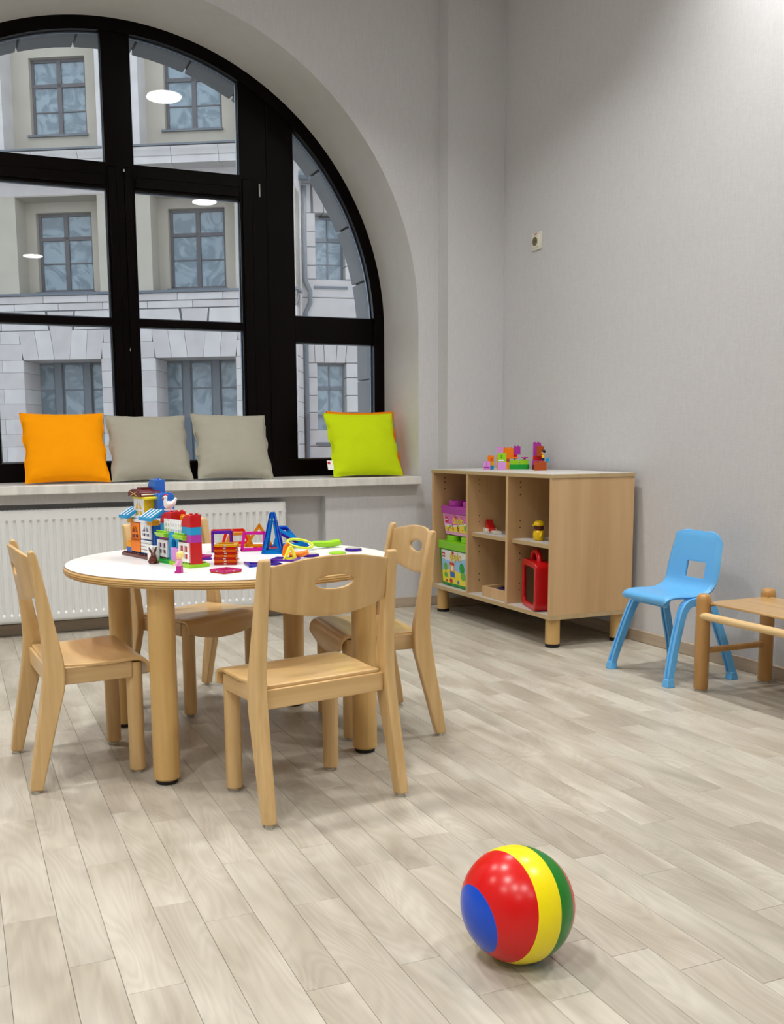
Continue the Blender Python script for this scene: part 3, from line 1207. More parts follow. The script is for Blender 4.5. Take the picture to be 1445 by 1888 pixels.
for x in (.048, SX - .048):
    for y in (.048, SY - .056):
        lg = MB().cyl((x, y, .018), (x, y, SZ0), .036, n=32).build('leg', M['leg'], sh)
        MB().cyl((x, y, 0), (x, y, .0185), .0355, n=28).build('foot_cap', M['black'], lg)

# ------------------------------------------------------------------ toy bricks
PT, BHH = .0184, .0221      # stud pitch and brick height


def brick(parent, mat, u, v, w, nu, nv, nh, name='brick', studs=True, bev=.0008, org=None):
    """brick at stud coordinates (u, v), height w in bricks"""
    b = MB()
    g = .0002
    b.box(u * PT + g, (u + nu) * PT - g, v * PT + g, (v + nv) * PT - g, w * BHH, (w + nh) * BHH)
    if studs:
        for i in range(int(nu)):
            for j in range(int(nv)):
                b.cyl(((u + i + .5) * PT, (v + j + .5) * PT, (w + nh) * BHH), ((u + i + .5) * PT, (v + j + .5) * PT, (w + nh) * BHH + .0045), .0055, n=12)
    return b.build(name, mat, parent, bevel=bev, seg=1)


cs = thing('toy_brick_castle', 'colourful toy brick house and castle on brown and green base plates', 'toy building', (.534, 3.479, TZ), math.atan2(-.968, .25))
# local +x runs along the row, local +y is away from the facade
MIR = 1


def cb(mat, u, v, w, nu, nv, nh, **k):
    return brick(cs, P(mat), u, v, w, nu, nv, nh, **k)


def wpanel(mat, u0, u1, w0, w1, v=.5, arch=False, holes=4, name='window_frame'):
    """window shutter with open lights, standing on the facade plane"""
    b = MB()
    y0, y1 = v * PT - .003, v * PT + .003
    x0, x1, z0, z1 = u0 * PT, u1 * PT, w0 * BHH, w1 * BHH
    t = min(.010, (x1 - x0) * .16)
    zm = z0 + (z1 - z0) * (.48 if not arch else .42)
    xm = (x0 + x1) / 2
    b.box(x0, x0 + t, y0, y1, z0, z1).box(x1 - t, x1, y0, y1, z0, z1).box(x0 + t, x1 - t, y0, y1, z0, z0 + t).box(x0 + t, x1 - t, y0, y1, zm - .003, zm + .003)
    b.box(xm - .003, xm + .003, y0, y1, z0 + t, z1 - t)
    if arch:
        n = 10
        r = (x1 - x0) / 2 - t
        zt_ = z1 - t
        inner = [(xm + r * math.cos(PI * i / n), zt_ - r * 1.3 + r * 1.3 * math.sin(PI * i / n)) for i in range(n + 1)]
        b.poly([(x1 - t, z1)] + [(x0 + t, z1)] + inner[::-1], y0, y1, 'XZ')
    else:
        b.box(x0 + t, x1 - t, y0, y1, z1 - t, z1)
    return b.build(name, P(mat), cs, smooth=0)


cb('brown', 0, 0, 0, 12, 4, .5, name='base_plate')
cb('green', 12.1, 0, 0, 8, 4, .5, name='base_plate')
cb('lime', 20.2, 0, 0, 7.6, 4, .5, name='base_plate')
# --- tall house
cb('blue', 1, .6, .5, 2.4, 2, .9)
cb('amber', 1, .6, 1.4, 2.4, 2, .8)
cb('blue', 3.5, .9, .5, 9.2, 3, 2.6)
cb('blue', 3.5, .9, 3.1, 9.2, 3, 2.4)
cb('white', 3.2, .5, 5.5, 9.8, 3.6, .5)
d_ = MB().box(3.8 * PT, 7.6 * PT, .5 * PT - .003, .5 * PT + .004, .9 * BHH, 3.1 * BHH)
d_.build('door', P('orange'), cs, bevel=.001)
wpanel('orange', 3.8, 7.6, 2.6, 5.4, v=.5, arch=True, name='door')
wpanel('white', 8.3, 12.4, 3.1, 5.5, arch=True)
b_ = MB()
for i in range(4):
    z = (.95 + i * .5) * BHH
    b_.box(8.3 * PT, 12.4 * PT, .5 * PT - .005 + (i % 2) * 0, .5 * PT + .004, z, z + .0098)
b_.build('slatted_shutter', P('white'), cs, bevel=.002)
cb('white', 14.3, -1.3, .0, 1.8, 1.6, 2.4, name='crate')
MB().box(14.1 * PT, 14.7 * PT, -.6 * PT, -.2 * PT, .5 * BHH, .6 * BHH).build('clip', P('white'), cs)
for u0, u1 in ((1.4, 5.6), (10.2, 15.6)):          # striped azure awnings
    x0, x1 = u0 * PT, u1 * PT
    b = MB().add([(x0, -.9 * PT, 6.05 * BHH), (x1, -.9 * PT, 6.05 * BHH), (x1, 1.6 * PT, 7.35 * BHH), (x0, 1.6 * PT, 7.35 * BHH),
                  (x0, -.9 * PT, 6.5 * BHH), (x1, -.9 * PT, 6.5 * BHH), (x1, 1.6 * PT, 7.75 * BHH), (x0, 1.6 * PT, 7.75 * BHH)],
                 [(3, 2, 1, 0), (4, 5, 6, 7), (0, 1, 5, 4), (1, 2, 6, 5), (2, 3, 7, 6), (3, 0, 4, 7)], P('azure'))
    n = int((u1 - u0) / 1.1)
    for i in range(n):
        xa = x0 + (i + .35) * (x1 - x0) / n
        xb = xa + .008
        zz = .0016
        b.add([(xa, -.85 * PT, 6.53 * BHH + zz), (xb, -.85 * PT, 6.53 * BHH + zz), (xb, 1.5 * PT, 7.70 * BHH + zz), (xa, 1.5 * PT, 7.70 * BHH + zz)], [(0, 1, 2, 3)], P('white'))
    b.build('awning', None, cs, smooth=0)
    cb('amber', u0 + 1.2, .2, 5.3, 2, 1.6, .75, studs=False)
cb('yellow', 4.6, 1.0, 6.0, 4.2, 4, 3.2, studs=False)
wpanel('white', 4.7, 8.7, 6.1, 9.1, v=.95, arch=True)
cb('amber', 5.0, 1.2, 6.2, 3.4, .4, 2.5, studs=False)
cb('lemon', 4.4, .7, 9.1, 5.6, 4.6, .35, studs=False)
# arched maroon chest as roof
b = MB()
x0, x1 = 3.6 * PT, 8.8 * PT
ys, ye = .2 * PT, 4.4 * PT
n = 10
pr2 = [(x0, 9.45 * BHH)] + [((x0 + x1) / 2 - (x1 - x0) / 2 * math.cos(PI * i / n), 9.9 * BHH + .016 * math.sin(PI * i / n)) for i in range(n + 1)] + [(x1, 9.45 * BHH)]
b.poly(pr2, ys, ye, 'XZ', P('maroon'))
b.box(x0 + .03, x1 - .03, ys + .02, ye - .02, 10.5 * BHH, 10.85 * BHH, P('maroon'))
for s in (-1, 1):
    b.sweep([((x0 + x1) / 2 - s * .028, ys - .0008, 9.55 * BHH), ((x0 + x1) / 2 + s * .028, ys - .0008, 10.25 * BHH)], .0012, 5, P('gold'))
b.box(x1 - .0005, x1 + .0008, ys + .006, ye - .006, 9.72 * BHH, 9.9 * BHH, P('white'))
b.build('curved_roof', None, cs, smooth=30)
cb('blue', 6.0, 3.0, 6.0, 5, 3, 3.8)
ch_ = MB().add([(4.4 * PT, 3.6 * PT, 9.8 * BHH), (8.2 * PT, 3.6 * PT, 9.8 * BHH), (8.2 * PT, 5.6 * PT, 9.8 * BHH), (4.4 * PT, 5.6 * PT, 9.8 * BHH),
                (5.8 * PT, 3.6 * PT, 12 * BHH), (8.2 * PT, 3.6 * PT, 12 * BHH), (8.2 * PT, 5.6 * PT, 12 * BHH), (5.8 * PT, 5.6 * PT, 12 * BHH),
                (4.4 * PT, 3.6 * PT, 10.4 * BHH), (4.4 * PT, 5.6 * PT, 10.4 * BHH)],
               [(0, 3, 2, 1), (0, 1, 5, 4, 8), (1, 2, 6, 5), (2, 3, 9, 7, 6), (4, 5, 6, 7), (8, 4, 7, 9), (3, 0, 8, 9)])
for i in range(2):
    ch_.cyl(((6.6 + i) * PT, 4.6 * PT, 12 * BHH), ((6.6 + i) * PT, 4.6 * PT, 12 * BHH + .0045), .0055, n=12)
ch_.build('slope_brick', P('blue'), cs, bevel=.0008, seg=1)
# --- castle
cb('purple', 15, .8, .5, 4.2, 3, 3.5)
wpanel('white', 15, 18.9, .9, 3.4)
cb('azure', 14.8, 1.2, 3.9, 3, 3, 1.9)
cb('lilac', 19.4, .8, .5, 4, 2, 2.0, studs=False)
b = MB()
xm, zz = 21.4 * PT, 3.1 * BHH
b.box(19.4 * PT, 20.5 * PT, .5 * PT, 2.6 * PT, .5 * BHH, 4.6 * BHH).box(22.3 * PT, 23.4 * PT, .5 * PT, 2.6 * PT, 2.6 * BHH, 4.6 * BHH)
arcp = [(xm + .9 * PT * math.cos(PI * i / 10), zz + .75 * BHH * math.sin(PI * i / 10)) for i in range(11)]
b.poly([(22.3 * PT, 4.6 * BHH), (20.5 * PT, 4.6 * BHH)] + arcp[::-1], .5 * PT, 2.6 * PT, 'XZ')
b.box(20.5 * PT, 22.3 * PT, 1.6 * PT, 2.6 * PT, .5 * BHH, 4.6 * BHH)
b.build('arch_brick', P('azure'), cs, smooth=30)
MB().box(20.5 * PT, 23.4 * PT, .3 * PT, .9 * PT, .5 * BHH, 2.5 * BHH).build('brick', P('lilac'), cs, bevel=.001)
for u in (15.0, 22.0):
    b = MB().add([((u + .8) * PT, -.1 * PT, 3.9 * BHH), ((u + 4.2) * PT, -.2 * PT, 3.9 * BHH), ((u + 4.2) * PT, 1.6 * PT, 3.7 * BHH), (u * PT, 1.6 * PT, 3.7 * BHH),
                  ((u + .6) * PT, -.5 * PT, 4.5 * BHH), ((u + 4.4) * PT, -.5 * PT, 4.5 * BHH), ((u + 4.3) * PT, 1.6 * PT, 4.6 * BHH), (u * PT, 1.6 * PT, 4.6 * BHH)],
                 [(3, 2, 1, 0), (4, 5, 6, 7), (0, 1, 5, 4), (1, 2, 6, 5), (2, 3, 7, 6), (3, 0, 4, 7)])
    for i in range(4):
        b.cyl(((u + .6 + i) * PT, .3 * PT, 4.6 * BHH), ((u + .6 + i) * PT, .3 * PT, 4.6 * BHH + .0045), .0055, n=10)
    b.build('planter_brick', P('lime'), cs, bevel=.001, seg=1)
cb('red', 23.9, .5, .5, 3.9, 2.1, 3.05)
wpanel('white', 23.6, 27.4, .75, 3.5, v=.4)
cb('purple', 24.6, .5, 3.55, 3.2, 2.1, 1.1)
cb('azure', 24.6, .5, 4.65, 3.2, 2.1, 1.1)


def dome(u, v, w, nu, nv, mat):
    x0, x1 = u * PT, (u + nu) * PT
    z0 = w * BHH
    pr3 = [(x1, z0), (x1, z0 + 1.75 * BHH), (x1 - .018, z0 + 1.75 * BHH)] + [(x1 - .018 - (x1 - x0 - .018) * math.sin(R(a)), z0 + 1.75 * BHH * (.12 + .88 * math.cos(R(a)))) for a in (20, 40, 60, 80)] + [(x0, z0)]
    b = MB().poly(pr3, v * PT, (v + nv) * PT, 'XZ')
    for j in range(int(nv)):
        b.cyl((x1 - .010, (v + j + .5) * PT, z0 + 1.75 * BHH), (x1 - .010, (v + j + .5) * PT, z0 + 1.75 * BHH + .0045), .0055, n=12)
    return b.build('curved_brick', P(mat), cs, smooth=30, bevel=.001, seg=1)


dome(24.4, .5, 5.75, 3.4, 2.1, 'red')
dome(14.8, 1.2, 5.8, 4.2, 3, 'red')
cb('amber', 17.6, 3.0, 4.7, 3, 2, 2.2)
cb('azure', 20.6, 2.2, 4.6, 2, 2, .9)
# white picket fence
b = MB()
for i in range(7):
    x = (17.0 + i * .98) * PT
    b.box(x, x + .0075, .9 * PT, 1.2 * PT, 4.7 * BHH, 6.55 * BHH)
b.box(16.9 * PT, 23.6 * PT, .95 * PT, 1.15 * PT, 5.1 * BHH, 5.45 * BHH).box(16.9 * PT, 23.6 * PT, .95 * PT, 1.15 * PT, 5.9 * BHH, 6.2 * BHH)
b.build('picket_fence', P('white'), cs, smooth=0)

# hen on the castle
hp = Matrix.Rotation(math.atan2(-.968, .25), 4, 'Z') @ Vector((16.0 * PT, 2.4 * PT, 0)) + Vector((.534, 3.479, 0))
hen = thing('toy_hen', 'white toy hen with red comb on the castle roof', 'toy hen', (hp.x, hp.y, TZ + 7.62 * BHH))
hen.scale = (.9, .9, .9)
b = MB()
b.box(-.016, .016, -.010, .010, 0, .006)
b.sphere((0, 0, .020), .015, (1.25, .75, 1.0), 16)
b.sweep([(-.008, 0, .024), (-.012, 0, .036), (-.010, 0, .046)], [.010, .007, .006], 12)
b.sphere((-.011, 0, .048), .0075)
b.sweep([(.010, 0, .022), (.020, 0, .030), (.026, 0, .040)], [.010, .009, .005], 12)
b.sphere((.026, 0, .041), .006)
b.build('body', P('white'), hen, smooth=60)
MB().sphere((-.011, 0, .056), .0045, (1.2, .5, 1)).sphere((-.0185, 0, .042), .004, (.6, .6, 1.3)).sphere((-.006, 0, .055), .0035, (1, .5, 1)).build('comb', P('red'), hen, smooth=60)
MB().cyl((-.017, 0, .048), (-.024, 0, .046), .0032, .0004, n=8).build('beak', P('amber'), hen)
MB().sphere((-.013, -.0068, .050), .0014, n=6).build('eye', P('black'), hen)

# brown rabbit
rb = thing('toy_rabbit', 'dark brown toy rabbit sitting on the table before the brick house', 'toy rabbit', (.586, 3.168, TZ), R(-75))
b = MB()
b.sphere((0, 0, .013), .013, (1.2, 1.05, 1.0), 14)
b.sphere((-.002, .009, .007), .0075).sphere((-.002, -.009, .007), .0075)
b.sphere((.013, .009, .005), .0052, (1.5, .8, .9)).sphere((.013, -.009, .005), .0052, (1.5, .8, .9))
b.sphere((.004, 0, .028), .0095, (1.05, 1, .95), 14)
for s in (-1, 1):
    b.sweep([(.001, .004 * s, .033), (-.001, .009 * s, .043), (.0, .013 * s, .053)], [.0028, .0042, .0018], 8)
b.build('body', P('brown'), rb, smooth=60)
MB().sphere((.0125, .0035, .030), .0012, n=6).sphere((.0125, -.0035, .030), .0012, n=6).build('eyes', P('white'), rb)

# girl figure
gf = thing('toy_figure', 'small blonde toy child in pink top and magenta trousers by the castle', 'toy figure', (.613, 2.892, TZ), R(150))
b = MB().box(-.008, .008, -.010, -.0012, 0, .021).box(-.008, .008, .0012, .010, 0, .021).box(.008, .013, -.010, -.0012, 0, .006).box(.008, .013, .0012, .010, 0, .006)
b.build('legs', P('magenta'), gf, bevel=.001)
MB().add([(-.007, -.011, .021), (.007, -.011, .021), (.007, .011, .021), (-.007, .011, .021), (-.006, -.008, .040), (.006, -.008, .040), (.006, .008, .040), (-.006, .008, .040)],
         [(3, 2, 1, 0), (4, 5, 6, 7), (0, 1, 5, 4), (1, 2, 6, 5), (2, 3, 7, 6), (3, 0, 4, 7)]).build('torso', P('lpink'), gf, bevel=.001)
for s in (-1, 1):
    a = MB().sweep([(0, .010 * s, .037), (.003, .014 * s, .030), (.010, .014 * s, .026)], [.0036, .0034, .003], 8).build('arm', P('lpink'), gf, smooth=60)
    MB().sphere((.0125, .014 * s, .0255), .0034, n=8).build('hand', P('skin'), a)
MB().lathe((0, 0, 0), [(.005, .040), (.0085, .043), (.0095, .050), (.0085, .057), (.004, .060)], 16).build('head', P('skin'), gf)
b = MB().sphere((-.002, 0, .056), .0115, (1.0, 1.05, .85), 12)
for i in range(9):
    t_ = i * 2.4
    b.sphere((-.003 + .007 * math.cos(t_), .008 * math.sin(t_), .058 + .003 * math.sin(i * 3)), .0048, n=8)
b.sphere((-.009, 0, .049), .006, n=8)
b.build('hair', P('cream'), gf, smooth=60)

# ------------------------------------------------------------------ magnetic tiles
def ring2d(pts, ins):
    n = len(pts)
    out = []
    for i in range(n):
        a, b, c = Vector(pts[i - 1]), Vector(pts[i]), Vector(pts[(i + 1) % n])
        e1, e2 = (b - a).normalized(), (c - b).normalized()
        n1, n2 = Vector((-e1.y, e1.x)), Vector((-e2.y, e2.x))
        bis = n1 + n2
        bis = bis / max(.12, bis.length_squared) * 2
        out.append(b + bis * ins)
    return out


def tile_mesh(pts, th=.0068, fw=.0115, inner='open', mb=None, mtx=None):
    """magnetic tile: hollow frame (pts counter-clockwise in XY), lying flat, z 0..th"""
    mb = mb or MB()
    inn = ring2d(pts, fw)
    ou = ring2d(pts, .0012)
    n = len(pts)
    mtx = mtx or Matrix()

    def V(p, z):
        return mtx @ Vector((p[0], p[1], z))
    vs = [V(p, .0015) for p in pts] + [V(p, th - .0015) for p in pts] + [V(p, 0) for p in ou] + [V(p, th) for p in ou] + [V(p, 0) for p in inn] + [V(p, th) for p in inn]
    fs = []
    for i in range(n):
        j = (i + 1) % n
        fs += [(i, j, n + j, n + i), (2 * n + i, 2 * n + j, j, i), (n + i, n + j, 3 * n + j, 3 * n + i), (3 * n + i, 3 * n + j, 5 * n + j, 5 * n + i),
               (5 * n + i, 5 * n + j, 4 * n + j, 4 * n + i), (4 * n + i, 4 * n + j, 2 * n + j, 2 * n + i)]
    mb.add(vs, fs)
    return mb


def sq(s):
    return [(-s / 2, -s / 2), (s / 2, -s / 2), (s / 2, s / 2), (-s / 2, s / 2)]


def chamf(pts, c=.004):
    out = []
    n = len(pts)
    for i in range(n):
        a, b, d = Vector(pts[i - 1]), Vector(pts[i]), Vector(pts[(i + 1) % n])
        out += [b + (a - b).normalized() * c, b + (d - b).normalized() * c]
    return [tuple(p) for p in out]


SQ = chamf(sq(.072))


def magnets(s, th, mtx=None, n=4):
    mb = MB()
    for k in range(n):
        a = k * PI / 2
        for d in (0,):
            m_ = Matrix.Rotation(a, 4, 'Z')
            mm = (mtx or Matrix()) @ m_
            mb.box(-.004, .004, -s / 2 - .0002, -s / 2 + .003, th * .25, th * .75, None, mm)
    return mb


def tile_thing(label, colour, loc, rz, pts=SQ, rx=0, ry=0, name='magnetic_tile', group=None, mg=True, th=.0068):
    t = thing(name, label, 'magnetic tile', loc, rz, group)
    mt = Matrix.Rotation(ry, 4, 'Y') @ Matrix.Rotation(rx, 4, 'X')
    tile_mesh(pts, mtx=mt, th=th).build('frame', TR(colour, TC[colour]), t, smooth=30)
    if mg:
        magnets(.072, th, mt).build('magnets', M['metal'], t, smooth=0)
    return t


cols = ['red', 'orange', 'red', 'orange', 'red', 'orange', 'red', 'orange']
for i in range(8):
    c = 'yellow' if i == 7 else cols[i]
    pos = 'top' if i == 7 else ('bottom' if i == 0 else None)
    w_ = ['lowest', 'second from the bottom', 'third from the bottom', 'fourth from the bottom', 'fourth from the top', 'third from the top', 'second from the top', 'topmost'][i]
    tile_thing(('amber' if c == 'yellow' else c) + ' square magnetic tile, ' + w_ + ' of the tall stack on the table', c,
               (.800 + .0012 * math.sin(i * 2.1), 3.050 + .0012 * math.cos(i * 3.3), TZ + i * .0083), R(-22 + 1.5 * math.sin(i * 5)), group='stacked square tiles', th=.0080)
tile_thing('flat pink and orange square tile lying near the front rim of the table', 'pink', (.742, 2.842, TZ + .0035), R(26), group='loose square tiles')
tile_mesh(chamf(sq(.070)), th=.0033).build('lower_frame', TR('orange', TC['orange']), bpy.data.objects['magnetic_tile.008'], smooth=30, mtx=Matrix.Translation((0, 0, -.0035)))
TRI = chamf([(-.05, -.045), (.05, -.045), (0, .055)], .004)
tile_thing('blue triangle tile lying flat beside the square stack', 'blue', (.868, 2.975, TZ), R(20), TRI, group='loose triangle tiles', mg=False)
tile_thing('violet triangle tile half hidden by the near chair back', 'violet', (.925, 2.965, TZ), R(205), TRI, group='loose triangle tiles', mg=False)
tile_thing('flat purple square outline tile behind the near chair back', 'purple', (1.000, 3.055, TZ), R(-35), chamf(sq(.085)), group='loose square tiles', mg=False)
tile_thing('purple tile lying left of the stack behind the castle', 'purple', (.742, 3.205, TZ), R(10), chamf([(-.04, -.03), (.04, -.03), (.05, .02), (0, .05), (-.05, .02)]), mg=False, group='loose tiles behind the castle')
tile_thing('magenta tile resting on the purple one behind the castle', 'magenta', (.752, 3.215, TZ + .0072), R(40), chamf(sq(.062)), mg=False, group='loose tiles behind the castle')
t = thing('toy_disc', 'small yellow plastic disc between the tiles', 'toy disc', (.862, 3.215, TZ))
MB().lathe((0, 0, 0), [(.016, 0), (.017, .004), (.016, .008), (.006, .008), (.006, .004), (0, .004)], 24).build('disc', P('yellow'), t)

# tall blue pyramid of long triangles
py_ = thing('magnetic_pyramid', 'tall blue pyramid of long magnetic triangles standing on the table', 'magnetic toy', (1.032, 3.285, TZ), R(-28))
hb, hh = .037, .148
for k in range(4):
    base = Matrix.Rotation(k * PI / 2, 4, 'Z')
    tilt = math.atan2(.030, hh)
    mt = base @ Matrix.Translation((0, -hb, 0)) @ Matrix.Rotation(R(90) - tilt, 4, 'X')
    tri = chamf([(-hb, 0), (hb, 0), (.009, hh), (-.009, hh)], .003)
    tile_mesh(tri, th=.0062, fw=.0130, mtx=mt @ Matrix.Translation((0, 0, -.0062))).build('long_triangle', TR('cyan' if k % 2 == 0 else 'blue', TC['cyan' if k % 2 == 0 else 'blue']), py_, smooth=30)
    MB().box(-.008, .008, 0, .003, -.004, -.002, None, mt).box(-.010, -.004, .118, .126, .0001, .0009, None, mt).box(.004, .010, .118, .126, .0001, .0009, None, mt).build('magnets', M['metal'], py_, smooth=0)


def cube_house(label, loc, rz, cols_, s=.078, name='magnetic_box', roof=None):
    t = thing(name, label, 'magnetic toy', loc, R(rz))
    for k, c in enumerate(cols_):
        mt = Matrix.Rotation(k * PI / 2, 4, 'Z') @ Matrix.Translation((0, -s / 2, s / 2)) @ Matrix.Rotation(R(90), 4, 'X')
        tile_mesh(chamf(sq(s)), th=.0065, mtx=mt @ Matrix.Translation((0, 0, -.0065))).build('square_tile', TR(c, TC[c]), t, smooth=30)
        MB().box(-.008, .008, -s / 2, -s / 2 + .003, -.005, -.0005, None, mt).build('magnets', M['metal'], t, smooth=0)
    return t


cube_house('open box of a purple and red magnetic squares behind the stack', (.882, 3.420, TZ), -14, ['purple', 'red', 'red', 'orange'])
# slanted red and olive frames right of it
t = thing('magnetic_tent', 'red and amber magnetic tent behind the tile stack', 'magnetic toy', (.985, 3.590, TZ), R(-8))
for s_, c in ((1, 'red'), (-1, 'amber')):
    mt = Matrix.Translation((.0, s_ * .034, 0)) @ Matrix.Rotation(R(90 - s_ * 28), 4, 'X')
    tile_mesh(chamf([(-.058, .0), (.058, .0), (.036, .066), (-.036, .066)]), th=.0062, mtx=mt).build('tile', TR(c, TC[c]), t, smooth=30)
# magenta square leaning on an orange triangle
t = thing('magnetic_square', 'magenta magnetic square leaning beside the blue pyramid', 'magnetic toy', (.985, 3.372, TZ), R(-14))
mt = Matrix.Rotation(R(58), 4, 'X')
tile_mesh(chamf([(-.048, 0), (.044, 0), (.048, .078), (-.036, .078)]), th=.0062, mtx=mt).build('tile', TR('magenta', TC['magenta']), t, smooth=30)
MB().box(-.010, .010, .0, .003, .001, .005, None, mt).box(-.010, .010, .074, .0775, .001, .005, None, mt).build('magnets', M['metal'], t, smooth=0)
t = thing('magnetic_square', 'amber magnetic triangle standing behind the magenta square', 'magnetic toy', (1.048, 3.505, TZ), R(-20))
mt = Matrix.Rotation(R(84), 4, 'X')
tile_mesh(chamf([(-.06, 0), (.055, 0), (.0, .092)]), th=.0062, mtx=mt).build('tile', TR('amber', TC['amber']), t, smooth=30)
t = thing('magnetic_tile', 'red magnetic square lying under the amber triangle', 'magnetic tile', (1.060, 3.440, TZ), R(15))
tile_mesh(chamf(sq(.08)), th=.0062).build('frame', TR('red', TC['red']), t, smooth=30)
# blue and violet prism lying on its side
t = thing('magnetic_prism', 'cyan and violet magnetic prism lying right of the pyramid', 'magnetic toy', (1.150, 3.465, TZ), R(-22))
for k, (c, a, oy, oz) in enumerate((('cyan', 62, -.036, 0), ('blue', 118, .030, 0))):
    mt = Matrix.Translation((0, oy, oz)) @ Matrix.Rotation(R(a), 4, 'X')
    tile_mesh(chamf([(-.060, 0), (.060, 0), (-.006, .088), (-.036, .088)]), th=.0064, fw=.012, mtx=mt).build('tile', TR(c, TC[c]), t, smooth=30)
tile_mesh(chamf([(-.066, -.036), (.070, -.036), (.070, .030), (-.066, .030)]), th=.0064, mtx=Matrix.Translation((0, 0, 0))).build('base_tile', TR('violet', TC['violet']), t, smooth=30)
t = thing('magnetic_prism', 'violet and cyan tapered frame in front of the lying prism', 'magnetic toy', (1.145, 3.405, TZ), R(-16))
mt = Matrix.Rotation(R(50), 4, 'X')
tile_mesh(chamf([(-.062, 0), (.062, 0), (-.030, .065), (-.062, .075)]), th=.0064, mtx=mt).build('tile', TR('violet', TC['violet']), t, smooth=30)
mt = Matrix.Translation((0, .003, .006)) @ Matrix.Rotation(R(66), 4, 'X')
tile_mesh(chamf([(-.062, 0), (.066, 0), (-.030, .062), (-.062, .078)]), th=.0064, mtx=mt).build('tile', TR('cyan', TC['cyan']), t, smooth=30)

# lime magnifier
t = thing('toy_magnifier', 'lime green toy magnifier with empty ring and fat handle', 'toy', (1.145, 3.325, TZ + .019), R(13))
tm_ = Matrix.Rotation(R(3), 4, 'Y') @ Matrix.Rotation(R(17), 4, 'X')
b = MB().sweep([(.047 * math.cos(2 * PI * i / 32), .044 * math.sin(2 * PI * i / 32), 0.006) for i in range(32)], .0048, 10, closed=True)
b.build('ring', plain('lime_plastic', (206, 226, 60), .3), t, smooth=60, mtx=tm_)
b = MB().sweep([(.046, 0, .006), (.060, 0, .006), (.085, 0, .003), (.12, 0, .002), (.15, 0, .006), (.168, 0, .008), (.176, 0, .008)], [.005, .009, .0125, .013, .0135, .013, .008], 14)
b.build('handle', bpy.data.materials['lime_plastic'], t, smooth=60, mtx=tm_)
t = thing('toy_wedge', 'yellow a-shaped plastic connector leaning near the chair back', 'toy', (1.015, 3.045, TZ), R(10))
mt = Matrix.Rotation(R(76), 4, 'X')
tile_mesh(chamf([(-.032, 0), (.022, 0), (.012, .046), (.0, .050)], .006), th=.010, fw=.009, mtx=mt).build('connector', P('lemon'), t, smooth=30)
t = thing('toy_wedge', 'orange plastic connector behind the yellow one', 'toy', (1.045, 3.085, TZ), R(-18))
MB().sweep([(-.034, 0, .010), (-.030, 0, .040), (-.020, 0, .052)], [.010, .010, .007], 10).sweep([(-.02, 0, .012), (.02, 0, .014), (.045, 0, .022)], [.009, .010, .008], 10).build('connector', P('orange'), t, smooth=60)
for loc, lab in (((1.312, 3.222, TZ), 'purple toothed disc with pale top at the right side of the table'), ((1.112, 3.120, TZ), 'purple toothed disc just behind the near chair back')):
    t = thing('toy_gear', lab, 'toy disc', loc, 0, 'purple discs')
    b = MB().lathe((0, 0, 0), [(.026, 0), (.031, .002), (.031, .008), (.027, .009)], 12)
    b.build('rim', P('navy') if False else TR('violet', TC['violet']), t, smooth=0)
    MB().lathe((0, 0, 0), [(.024, .009), (.024, .0105), (0, .0105)], 20).build('face', plain('pale_disc_face', (178, 176, 168), .5), t)
t = thing('toy_disc', 'pale lime ring lying behind the near chair back', 'toy disc', (1.225, 3.155, TZ))
MB().sweep([(.026 * math.cos(2 * PI * i / 24), .026 * math.sin(2 * PI * i / 24), .0035) for i in range(24)], .0035, 8, closed=True).build('ring', bpy.data.materials['lime_plastic'], t, smooth=60)

